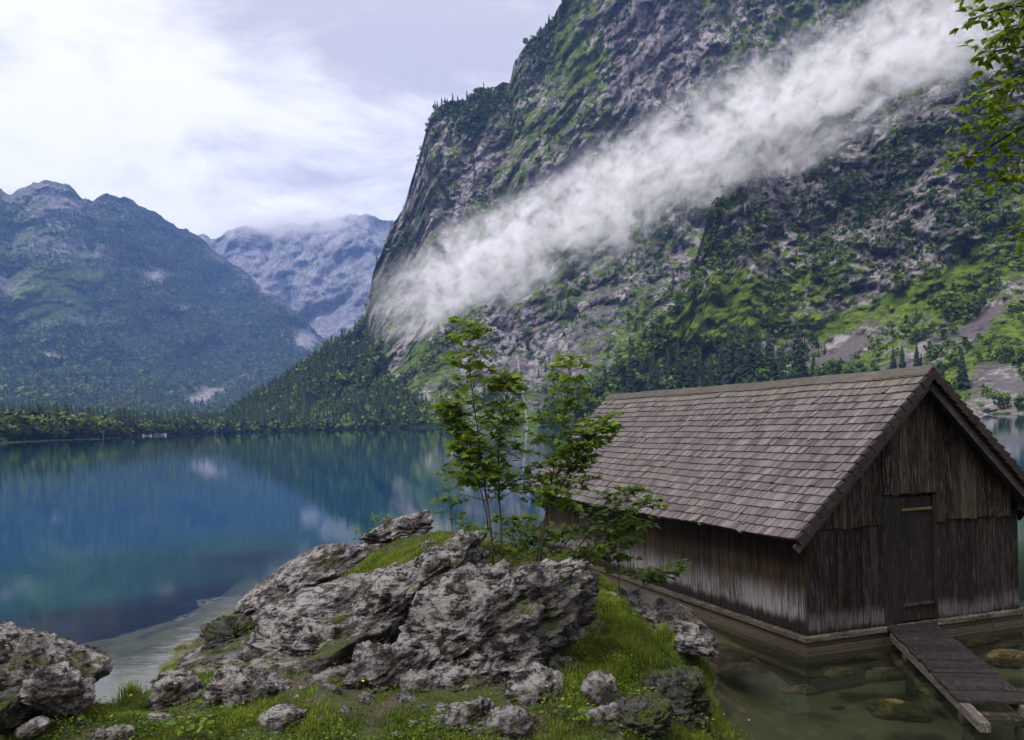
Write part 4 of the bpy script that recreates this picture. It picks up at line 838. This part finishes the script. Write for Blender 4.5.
# ------------------------------------------------------------------ boathouse
TH = .342; HX, HYY = 4.045, 12.202; ZS = .27; WID, LEN = 4.0, 9.775
house = empty('boathouse', (HX, HYY, 0), TH, 'weathered wooden boathouse with shingle roof standing in the lake shallows', 'boathouse')
RZ = 3.727 + ZS; EO, EZ = .43, 1.444 + ZS; OF, OB = .355, .333
TAN = (RZ - EZ) / (WID / 2 + EO); ANG = math.atan(TAN)
def roof_z(x): return RZ - abs(x - WID / 2) * TAN
m_front = mat_wood('front_boards', ((.005, .004, .0034), (.028, .023, .019), (.009, .0075, .0065), (.090, .080, .070)), (.26, .36, .42, .62, .30, .38), white=.24)
m_side = mat_wood('side_boards', ((.006, .0042, .003), (.030, .0205, .0125), (.012, .0085, .0055), (.058, .046, .034)), (.38, .52, .52, 1.02, .36, .50), white=.52)
m_gable = mat_wood('gable_boards', ((.005, .0045, .004), (.060, .050, .038), (.012, .010, .008), (.15, .13, .105)))
m_door = mat_wood('door_boards', ((.007, .006, .0055), (.020, .017, .0155), (.011, .0095, .009), (.062, .056, .052)))
m_beam = mat_wood('beam_wood', ((.022, .018, .014), (.10, .086, .07), (.03, .026, .022), (.24, .21, .18)), grain=(5, 5, 20), bump=.8)
m_barge = mat_wood('barge_wood', ((.03, .026, .025), (.055, .049, .047), (.04, .036, .035), (.10, .09, .088)), grain=(3, 14, 3))
m_green = NT('lichen_batten'); m_green = m_green.done(m_green.pbsdf(m_green.mix(m_green.noise(m_green.coord(), 20, 5), (.03, .03, .012), (.12, .115, .03)), .85))
m_deck = mat_wood('deck_planks', ((.009, .0075, .0075), (.030, .024, .025), (.016, .013, .0135), (.085, .074, .076)), grain=(1.5, 14, 14), rough=.45)
# side and back walls: planked
def planks(mb, x0, x1, zfun0, zfun1, y, thick, wmin, wmax, axis='x', proud=.012):
    x = x0
    while x < x1 - .01:
        w = min(random.uniform(wmin, wmax), x1 - x)
        if x1 - (x + w) < .05: w = x1 - x
        o = random.uniform(0, proud); zb = zfun0(x + w / 2) + random.uniform(-.015, .015); g_ = .003
        za, zb2 = zfun1(x + g_), zfun1(x + w - g_)
        if axis == 'x': pts = [(x + g_, y - o, zb), (x + w - g_, y - o, zb), (x + w - g_, y + thick, zb), (x + g_, y + thick, zb), (x + g_, y - o, za), (x + w - g_, y - o, zb2), (x + w - g_, y + thick, zb2), (x + g_, y + thick, za)]
        else:
            s_ = -1 if thick < 0 else 1; a, b = y - s_ * o, y + thick
            pts = [(a, x + w - g_, zb), (a, x + g_, zb), (b, x + g_, zb), (b, x + w - g_, zb), (a, x + w - g_, zb2), (a, x + g_, za), (b, x + g_, za), (b, x + w - g_, zb2)]
        mb.hexa(pts, random.random()); x += w
WT = roof_z(0) - .19
mb = MB(); planks(mb, 0.0, LEN, lambda a: ZS + .01, lambda a: WT, 0, .03, .10, .17, 'y'); mb.build('side_wall', m_side, house)
mb = MB(); planks(mb, 0.0, LEN, lambda a: ZS + .01, lambda a: WT, WID, -.03, .10, .17, 'y'); mb.build('side_wall', m_side, house)
mb = MB(); planks(mb, .031, WID - .031, lambda a: ZS + .01, lambda a: roof_z(a) - .19, LEN - .03, .03, .10, .17, 'x'); mb.build('back_wall', m_side, house)
ZJ = 1.495 + ZS; DL, DM, DR, DT = 1.375, 1.695, 2.300, 1.90 + ZS
fw = empty('front_wall', (0, 0, 0)); fw.parent = house
mb = MB(); lo = lambda a: ZS + .005; hi = lambda a: min(ZJ + .03, roof_z(a) - .19)
planks(mb, .004, DL - .003, lo, hi, 0, .028, .09, .16); mb.build('lower_boards', m_front, fw); mb = MB(); planks(mb, DR + .003, WID - .004, lo, hi, 0, .028, .09, .16)
mb.build('lower_boards', m_front, fw)
mb = MB(); up = lambda a: roof_z(a) - .17
planks(mb, .16, DL - .003, lambda a: ZJ - .02 + random.uniform(-.01, .01), up, -.030, .028, .12, .2); planks(mb, DR + .06, WID - .16, lambda a: ZJ - .03, up, -.030, .028, .12, .2)
planks(mb, DL - .02, DR + .10, lambda a: DT + .0, up, -.046, .040, .13, .2)
mb.build('gable_boards', m_gable, fw)
mb = MB(); mb.box(DR + .004, DR + .057, -.028, 0.02, ZS + .02, DT - .02, .5); mb.build('door_post', m_door, fw)
mb = MB(); mb.box(.05, DL - .003, .05, .06, ZS, ZJ, .1); mb.box(DR, WID - .05, .05, .06, ZS, ZJ, .1); mb.box(DL, DR, .05, .06, ZS, DT, .1); mb.build('backing', m_front, fw)
door = empty('door', (0, 0, 0)); door.parent = house
mb = MB(); mb.box(DL, DL + .315, -.012, .03, ZS + .0, DT - .004, .75); mb.build('jamb_board', m_door, door)
mb = MB(); x = DM
for w in (.16, .15, .15, .14): mb.box(x + .002, x + w - .002, .004 - random.uniform(0, .008), .035, ZS + .03, DT - .06, random.random()); x += w
mb.build('door_leaf', m_door, door)
mb = MB(); mb.box(DM + .02, DR - .02, -.032, -.006, DT - .25, DT - .215, .5); mb.build('batten', m_green, door)
mb = MB(); mb.box(DM + .02, DR - .02, -.030, -.006, ZS + .25, ZS + .29, .5); mb.build('batten', m_front, door)
mb = MB(); mb.tube([(DM + .05, -.02, 1.15), (DM + .05, -.05, 1.17), (DM + .05, -.05, 1.25), (DM + .05, -.02, 1.27)], [.008] * 4, 6); mb.build('handle', m_door, door)
# foundation
m_found = NT('foundation'); v = m_found.coord(); zz = m_found.n('SeparateXYZ', {0: v}).outputs[2]
c = m_found.mix(m_found.noise(m_found.mapv(v, (2, 2, 26)), 1, 6, .7, .5), (.016, .012, .008), (.075, .056, .036))
c = m_found.mix(m_found.ramp(m_found.noise(v, 9, 5, .7), .55, .7), c, (.03, .03, .015))
m_found = m_found.done(m_found.pbsdf(c, .8, m_found.bump(m_found.noise(m_found.mapv(v, (6, 6, 40)), 1, 6, .7), .8, .03)))
mb = MB()
zk = [-.75, -.45, -.3, -.18, -.08, .03, .12, .19]
for i in range(len(zk) - 1):
    o = random.uniform(-.018, .018)
    for (x0, x1, y0, y1) in [(-.06 - o, WID + .06 + o, -.06 - o, .10), (-.06 - o, .10, .1, LEN + .05), (WID - .1, WID + .06 + o, .1, LEN + .05), (.1, WID - .1, LEN - .1, LEN + .05)]:
        L_ = max(x1 - x0, y1 - y0); n = max(1, int(L_ / random.uniform(.45, .8))); horiz = (x1 - x0) > (y1 - y0)
        for k in range(n):
            a, b = k / n, (k + 1) / n; e = random.uniform(0, .018)
            if horiz: mb.box(x0 + (x1 - x0) * a + .004, x0 + (x1 - x0) * b - .004, y0 + e, y1 + .0, zk[i] + .003, zk[i + 1] - .004, random.random())
            else: mb.box(x0 + e, x1, y0 + (y1 - y0) * a + .004, y0 + (y1 - y0) * b - .004, zk[i] + .003, zk[i + 1] - .004, random.random())
mb.build('foundation', m_found, house)
mb = MB(); n = 1
mb.box(-.085, DL - .02, -.085, .06, .192, ZS - .002, .7); mb.box(DR + .02, WID + .085, -.085, .06, .192, ZS - .002, .8); mb.box(DL - .02, DR + .02, -.03, .06, .192, ZS - .004, .1)
mb.box(-.083, .06, .061, LEN * .55, .19, ZS - .003, .4); mb.box(-.080, .06, LEN * .55 + .006, LEN + .07, .19, ZS - .005, .5); mb.box(WID - .06, WID + .083, .061, LEN + .07, .19, ZS - .003, .4); mb.box(.06, WID - .06, LEN - .06, LEN + .07, .19, ZS - .003, .4)
mb.build('sill_beam', m_beam, house, bevel=.008)
# roof
m_verge = mat_wood('verge_wood', ((.012, .010, .009), (.050, .042, .042), (.022, .019, .018), (.09, .08, .08)), grain=(14, 14, 14))
roof = empty('roof', (0, 0, 0)); roof.parent = house
SL = math.hypot(WID / 2 + EO, RZ - EZ); NR = 21; EXPO = SL / NR
t = NT('shingles'); v = t.coord(); ti = t.attr('tint')
off = t.n('CombineXYZ', {0: t.math('MULTIPLY', ti, 91.0), 1: t.math('MULTIPLY', ti, 31.0)}); vv = t.n('VectorMath', {0: v, 1: off.outputs[0]}, operation='ADD').outputs[0]
gr = t.noise(t.mapv(vv, (3., 55, 3.)), 1, 8, .78); big = t.noise(v, 1.1, 6, .65, .4)
c = t.mix(ti, (.054, .047, .047), (.172, .152, .154))
c = t.mix(t.math('MULTIPLY', t.ramp(gr, .40, .62), .7), c, (.050, .041, .045))
c = t.mix(t.math('MULTIPLY', t.ramp(big, .48, .70), .45), c, (.065, .053, .058))
c = t.mix(t.math('MULTIPLY', t.ramp(t.noise(v, .7, 5, .7), .55, .7), .25), c, (.14, .13, .08))
hgt_z = t.n('SeparateXYZ', {0: v}).outputs[2]
c = t.mix(t.math('MULTIPLY', t.ramp(t.math('ADD', hgt_z, t.math('MULTIPLY', t.noise(v, 3, 5, .7), .9)), 4.0, 4.6), .5), c, (.13, .125, .085))
m_sh = t.done(t.pbsdf(c, .8, t.bump(gr, .5, .012), spec=.08))
def sag(y): return   .022 * math.sin(math.pi * min(max((y + OF) / (LEN + OF + OB), 0), 1)) + .006 * math.sin(y * 2.3)
def slope(sgn):
    """sgn -1: slope facing the bank (x<2); +1: the other"""
    mb = MB(); ca, sa = math.cos(ANG), math.sin(ANG)
    def pt(s, y, h): # s: distance down slope from ridge, h: height off the roof plane
        x = WID / 2 + sgn * (s * ca + h * sa); return (x, y, RZ - s * sa + h * ca - .035 - sag(y))
    for r_ in range(NR + 1):
        s1 = min((r_ + 1) * EXPO, SL); y = -OF - random.uniform(0, .05)
        if r_ == NR: s1 = SL - .02
        s0 = max(s1 - EXPO * 2.1, 0.0); yend = LEN + OB
        wv = .012 * math.sin(r_ * 1.9)
        while y < yend:
            w = random.uniform(.042, .10); w = min(w, yend - y)
            if w < .03: break
            if random.random() < .004 and r_ < NR: y += w; continue
            sb = s1 + random.gauss(0, .0035) + .005 * math.sin(y * 2.1 + r_) ; slip = random.random(); sb += .035 * (slip < .02); h1 = .050 + random.gauss(0, .003) + .02 * (slip > .985); th = .036; h0 = .004
            if r_ == NR: h1 = .016; h0 = -.006
            yy0, yy1 = y + .0025, y + w - .0025; tl = random.gauss(0, .0015)
            P_ = [pt(sb, yy0, h1 - th + tl), pt(sb, yy1, h1 - th - tl), pt(s0, yy1, h0 - .006), pt(s0, yy0, h0 - .006), pt(sb, yy0, h1 + tl), pt(sb, yy1, h1 - tl), pt(s0, yy1, h0), pt(s0, yy0, h0)]
            if sgn > 0: P_ = [P_[1], P_[0], P_[3], P_[2], P_[5], P_[4], P_[7], P_[6]]
            mb.hexa(P_, min(1, max(0, random.gauss(.5, .30)))); y += w
    # sheathing
    P_ = [pt(SL - .03, -OF + .04, -.05), pt(SL - .03, LEN + OB - .03, -.05), pt(.02, LEN + OB - .03, -.05), pt(.02, -OF + .04, -.05), pt(SL - .03, -OF + .04, -.012), pt(SL - .03, LEN + OB - .03, -.012), pt(.02, LEN + OB - .03, -.012), pt(.02, -OF + .04, -.012)]
    mb.hexa(P_, .1)
    mb.build('roof_slope', m_sh, roof)
    # short verge blocks under the course ends
    vb = MB()
    for r_ in range(NR):
        s0, s1 = r_ * EXPO + .005, (r_ + 1) * EXPO - .004; yb = -OF - .055 - random.uniform(0, .02)
        P_ = [pt(s1, yb, -.085), pt(s1, -OF + .03, -.085), pt(s0, -OF + .03, -.105), pt(s0, yb, -.105), pt(s1, yb, .045), pt(s1, -OF + .03, .045), pt(s0, -OF + .03, .006), pt(s0, yb, .006)]
        vb.hexa(P_, random.random() * .5)
    vb.build('verge_blocks', m_verge, roof)
    bb = MB(); yb = -OF + .03
    P_ = [pt(SL + .06, yb, -.20), pt(SL + .06, yb + .028, -.20), pt(-.02, yb + .028, -.20), pt(-.02, yb, -.20), pt(SL + .06, yb, -.075), pt(SL + .06, yb + .028, -.075), pt(.0, yb + .028, -.075), pt(.0, yb, -.075)]
    bb.hexa(P_, .6); bb.build('barge_board', m_barge, roof)
    rf = MB()
    yy = .15
    while yy < LEN + .1:
        rf.hexa([pt(SL - .08, yy, -.17), pt(SL - .08, yy + .08, -.17), pt(.05, yy + .08, -.17), pt(.05, yy, -.17), pt(SL - .08, yy, -.052), pt(SL - .08, yy + .08, -.052), pt(.05, yy + .08, -.052), pt(.05, yy, -.052)], .3); yy += .85
    rf.build('rafters', m_gable, roof)
slope(-1); slope(1)
mb = MB(); y = -OF - .05; n = 0
ca, sa = math.cos(ANG), math.sin(ANG)
while y < LEN + OB + .03:               # ridge boards, slightly uneven lengths
    l = min(random.uniform(.9, 1.5), LEN + OB + .04 - y); e = random.uniform(0, .012)
    for sgn in (-1, 1):
        def q(s, yy, h): return (WID / 2 + sgn * (s * ca + h * sa), yy, RZ - s * sa + h * ca - sag(yy) + e)
        P_ = [q(.17, y, -.004), q(.17, y + l - .006, -.004), q(-.02 * (sgn < 0), y + l - .006, -.004), q(-.02 * (sgn < 0), y, -.004), q(.17, y, .022), q(.17, y + l - .006, .022), q(-.02 * (sgn < 0), y + l - .006, .024), q(-.02 * (sgn < 0), y, .024)]
        if sgn > 0: P_ = [P_[1], P_[0], P_[3], P_[2], P_[5], P_[4], P_[7], P_[6]]
        mb.hexa(P_, random.random())
    y += l
m_ridge = mat_wood('ridge_wood', ((.045, .040, .034), (.085, .077, .068), (.055, .05, .043), (.14, .13, .115)), grain=(14, 1.2, 14))
mb.build('ridge_cap', m_ridge, roof)
mb = MB(); mb.tube([(WID / 2, -OF + .10, RZ - .28), (WID / 2, LEN + OB - .1, RZ - .28)], [.075, .075], 10, .3); mb.build('ridge_beam', m_gable, roof, True)
for xx in (.0, WID):
    mb = MB(); s_ = 1 if xx == 0 else -1
    mb.box(xx - .06 if s_ < 0 else xx - .01, xx + .01 if s_ < 0 else xx + .06, -OF + .07, -.06, WT - .12, WT + .0, .3); mb.build('wall_plate', m_gable, roof)

# ------------------------------------------------------------------ gangway to the door
ZD = ZS - .02
c_ = lambda x, y, z=ZD: at_z(np.array(x), np.array(y), np.array(z))
a0, a1 = c_(888, 627.5), c_(933.5, 620.5); b0, b1 = c_(935, 674, ZD - .02), c_(994, 670, ZD - .02); e0 = c_(998, 736, ZD - .12)
gd = ((b0 + b1) / 2 - (a0 + a1) / 2); gd[2] = 0; Lg = np.linalg.norm(gd); gd /= Lg; gs = np.array([-gd[1], gd[0], 0]); Wg = abs((a1 - a0) @ gs) * .5 + abs((b1 - b0) @ gs) * .5
print('GANG', a0, a1, b0, b1, 'len', Lg, 'wid', Wg, 'dir', gd, 'house n', math.degrees(math.atan2(gd[1], gd[0])))
gang = empty('gangway', (a0 + a1) / 2 * np.array([1, 1, 0]), math.atan2(gd[1], gd[0]), 'dark plank gangway leading over shallow water to the boathouse door', 'gangway')
def deck(x0, x1, w, z0, z1, name):
    mb = MB(); x = x0
    while x < x1 - .02:
        pw = min(random.uniform(.09, .15), x1 - x); za = z0 + (z1 - z0) * (x - x0) / (x1 - x0) + random.uniform(-.004, .004); e = random.uniform(-.012, .012)
        mb.box(x + .003, x + pw - .004, -w / 2 + e, w / 2 + e, za - .035, za, random.random()); x += pw
    return mb.build(name, m_deck, gang, bevel=.003)
deck(-.02, Lg, Wg * 1.0, ZD, ZD - .02, 'deck_section'); deck(Lg + .03, Lg + 1.0, Wg * 1.0, ZD - .03, ZD - .045, 'deck_section')
for s_ in (-1, 1):
    mb = MB(); mb.box(.0, Lg + 1.62, s_ * (Wg / 2 - .07) - .055, s_ * (Wg / 2 - .07) + .055, ZD - .19, ZD - .085, .4)
    mb.hexa([(0, s_ * (Wg / 2 - .07) - .05, ZD - .084), (Lg + 1.05, s_ * (Wg / 2 - .07) - .05, ZD - .10), (Lg + 1.05, s_ * (Wg / 2 - .07) + .05, ZD - .10), (0, s_ * (Wg / 2 - .07) + .05, ZD - .084), (0, s_ * (Wg / 2 - .07) - .05, ZD - .036), (Lg + 1.02, s_ * (Wg / 2 - .07) - .05, ZD - .082), (Lg + 1.02, s_ * (Wg / 2 - .07) + .05, ZD - .082), (0, s_ * (Wg / 2 - .07) + .05, ZD - .036)], .3)
    mb.build('beam', mat_wood('gang_beam', ((.04, .033, .03), (.10, .09, .08), (.07, .06, .055), (.32, .30, .26)), grain=(2, 12, 12)), gang, bevel=.006)
for xx in (.9, Lg + .9):
    mb = MB(); mb.box(xx, xx + .12, -Wg / 2 + .02, Wg / 2 - .02, ZD - .31, ZD - .192, .3)
    for s_ in (-1, 1): mb.box(xx + .01, xx + .11, s_ * (Wg / 2 - .1) - .05, s_ * (Wg / 2 - .1) + .05, -.75, ZD - .312, .2)
    mb.build('trestle', m_beam, gang)

# ------------------------------------------------------------------ overhanging tree, upper right
ov = at(np.array(1250.), np.array(400.), np.array(6.4)); zg = ground_z(ov[None, :2])[0]
tb = np.array([ov[0], ov[1], zg]); tree = empty('overhanging_tree', tb, 0, 'leafy tree whose yellow-green bough hangs into the upper right corner', 'tree')
wood = MB(); lv = MB()
A = lambda x, y, D=6.2: at(np.array(float(x)), np.array(float(y)), np.array(D)) - tb
wood.tube(bez([np.array([0, 0, -.3]), np.array([.1, 0, 2.]), np.array([-.05, .1, 4.5]), np.array([.2, 0, 7.5])], 12), [.16 - .009 * i for i in range(12)], 10)
boughs = [[A(1240, 20), A(1120, 60), A(1060, 65), A(1024, 70), A(995, 92), A(975, 100)], [A(1240, -10), A(1110, 10), A(1040, 0), A(1000, 12), A(975, 16)], [A(1240, 60), A(1130, 120), A(1060, 120), A(1020, 128), A(985, 150), A(955, 160)],
          [A(1060, 65), A(1030, 50), A(1000, 48), A(982, 60)], [A(1060, 120), A(1030, 150), A(1010, 175), A(990, 182)], [A(1040, 0), A(1030, 20), A(1015, 36), A(1000, 34)], [A(1024, 70), A(1010, 100), A(992, 118), A(968, 130)], [A(1240, 90), A(1100, 180), A(1060, 210), A(1035, 228), A(1012, 240)], [A(1050, -40), A(1010, -30), A(985, -15)]]
for bi, bp in enumerate(boughs):
    cv = bez([p + np.array([0, .12 * math.sin(3 * i + bi), 0]) for i, p in enumerate(bp)], 16); r0 = .022 if len(bp) > 4 else .009
    wood.tube(cv, [r0 * (1 - .9 * i / 15) + .0015 for i in range(16)], 6)
    for k in range(58):
        u = random.uniform(.45 if len(bp) > 4 else .2, 1.0); i = min(int(u * 15), 14); p = Vector(cv[i]); an = random.uniform(0, 6.28)
        d = Vector((math.cos(an), math.sin(an), random.uniform(-.5, .5))); q = p + d * random.uniform(.03, .16); wood.tube([p, q], [.002, .001], 3)
        for c in range(random.randint(2, 3)):
            ld = d + Vector((random.gauss(0, .6), random.gauss(0, .6), random.gauss(-.1, .3)))
            add_leaf(lv, q, ld, (random.gauss(0, .4), random.gauss(0, .4), 1), random.uniform(.05, .085), min(1, max(0, random.gauss(.5, .25))), OVAL)
wood.build('trunk', m_bark, tree, True); lv.build('crown', m_leafy, tree, False)

# ------------------------------------------------------------------ air: mist band and haze
p0 = at(np.array(372.), np.array(318.), np.array(1120.)); p1 = at(np.array(1015.), np.array(-12.), np.array(705.))
ctr = (p0 + p1) / 2; ax = Vector(p1 - p0); half = ax.length / 2 * 1.08
mb = MB(); ns, nn = 24, 16
vs = [];
for i in range(ns + 1):
    a = math.pi * i / ns
    for k in range(nn):
        b = 2 * math.pi * k / nn; vs.append((-math.cos(a), math.sin(a) ** .6 * math.cos(b), math.sin(a) ** .6 * math.sin(b)))
fs = [(i * nn + k, (i + 1) * nn + k, (i + 1) * nn + (k + 1) % nn, i * nn + (k + 1) % nn) for i in range(ns) for k in range(nn)]
bm_ = bmesh.new(); bv = [bm_.verts.new(v) for v in vs]
for f_ in fs: bm_.faces.new([bv[i] for i in f_])
bmesh.ops.remove_doubles(bm_, verts=bm_.verts, dist=1e-4); bmesh.ops.recalc_face_normals(bm_, faces=bm_.faces)
me = bpy.data.meshes.new('mist_bank'); bm_.to_mesh(me); bm_.free()
mist = bpy.data.objects.new('mist_bank', me); col.objects.link(mist)
zax = Vector((0, -.15, 1)); xa = ax.normalized(); ya = zax.cross(xa).normalized(); za = xa.cross(ya)
M = Matrix.Identity(4); hw = (half, 58, 80)
for i in range(3):
    M[i][0] = xa[i] * hw[0]; M[i][1] = ya[i] * hw[1]; M[i][2] = za[i] * hw[2]; M[i][3] = ctr[i]
mist.matrix_world = M
t = NT('mist'); v = t.coord('Object')
wv = t.mapv(v, (5.6, 1.0, 1.3)); w1 = t.noise(t.mapv(v, (5.6, 1.2, 1.5)), 1.3, 8, .64, .9); w2 = t.noise(wv, 4.0, 8, .68, .6)
s3 = t.n('SeparateXYZ', {0: v})
zz = t.math('ADD', s3.outputs[2], t.math('MULTIPLY', t.math('SUBTRACT', w1, .5), 3.2)); yy = t.math('ADD', s3.outputs[1], t.math('MULTIPLY', t.math('SUBTRACT', w1, .5), .5))
rad = t.math('SQRT', t.math('ADD', t.math('POWER', t.math('ABSOLUTE', zz), 2.0), t.math('POWER', t.math('ABSOLUTE', yy), 2.0)))
f = t.math('SUBTRACT', 1, t.ramp(rad, .15, .80)); f = t.math('MULTIPLY', f, t.math('SUBTRACT', 1, t.math('MAXIMUM', t.ramp(s3.outputs[0], .66, .99), t.math('SUBTRACT', 1, t.ramp(s3.outputs[0], -.97, -.45)))))
f = t.math('MULTIPLY', f, t.ramp(w2, .37, .60)); f = t.math('MULTIPLY', f, t.ramp(w1, .32, .60))
r0_ = t.math('SQRT', t.math('ADD', t.math('POWER', t.math('ABSOLUTE', s3.outputs[1]), 2.0), t.math('POWER', t.math('ABSOLUTE', s3.outputs[2]), 2.0)))
f = t.math('MULTIPLY', f, t.math('SUBTRACT', 1, t.ramp(r0_, .55, .94)))
pvn = t.n('VolumePrincipled', {'Color': (.96, .95, .97, 1), 'Anisotropy': .1}); t.set(pvn.inputs['Density'], t.math('MULTIPLY', f, .095))
me.materials.append(t.done(pvn, 'Volume')); tag(mist, 'pale mist bank drifting diagonally across the high rock wall', 'mist', kind='stuff')
def bank(name, x, y, D, hw, label, dens):
    o = bpy.data.objects.new(name, mist.data.copy()); col.objects.link(o)
    c0 = at(np.array(float(x)), np.array(float(y)), np.array(float(D))); o.location = c0; o.scale = hw
    t = NT('mist_far'); v = t.coord('Object'); w1 = t.noise(t.mapv(v, (2.6, 1, 1.1)), 1.6, 7, .6, .6); s3 = t.n('SeparateXYZ', {0: v})
    q = [t.math('POWER', t.math('ABSOLUTE', t.math('ADD', s3.outputs[k], t.math('MULTIPLY', t.math('SUBTRACT', w1, .5), a))), 2.0) for k, a in ((0, .3), (1, .3), (2, 1.5))]
    rad = t.math('SQRT', t.math('ADD', q[0], t.math('ADD', q[1], q[2]))); f = t.math('MULTIPLY', t.math('SUBTRACT', 1, t.ramp(rad, .2, .9)), t.ramp(w1, .34, .58))
    pvn = t.n('VolumePrincipled', {'Color': (.97, .96, .98, 1)}); t.set(pvn.inputs['Density'], t.math('MULTIPLY', f, dens)); o.data.materials.clear(); o.data.materials.append(t.done(pvn, 'Volume'))
    return tag(o, label, 'mist', kind='stuff')
bank('mist_bank', 285, 215, 5400, (680, 300, 180), 'soft cloud bank lying on the summit of the distant mountain range', .010)
HZ = (-7000, 7000, -60, 8600, -9.6, 1900)
mb = MB(); mb.box(*HZ); t = NT('haze'); pvn = t.n('VolumePrincipled', {'Color': (.26, .46, 1.0, 1), 'Density': .000054, 'Anisotropy': .2}); t.done(pvn, 'Volume')
hz = mb.build('haze', t.mat); tag(hz, 'thin blue haze filling the valley air over the lake', 'haze', kind='stuff')
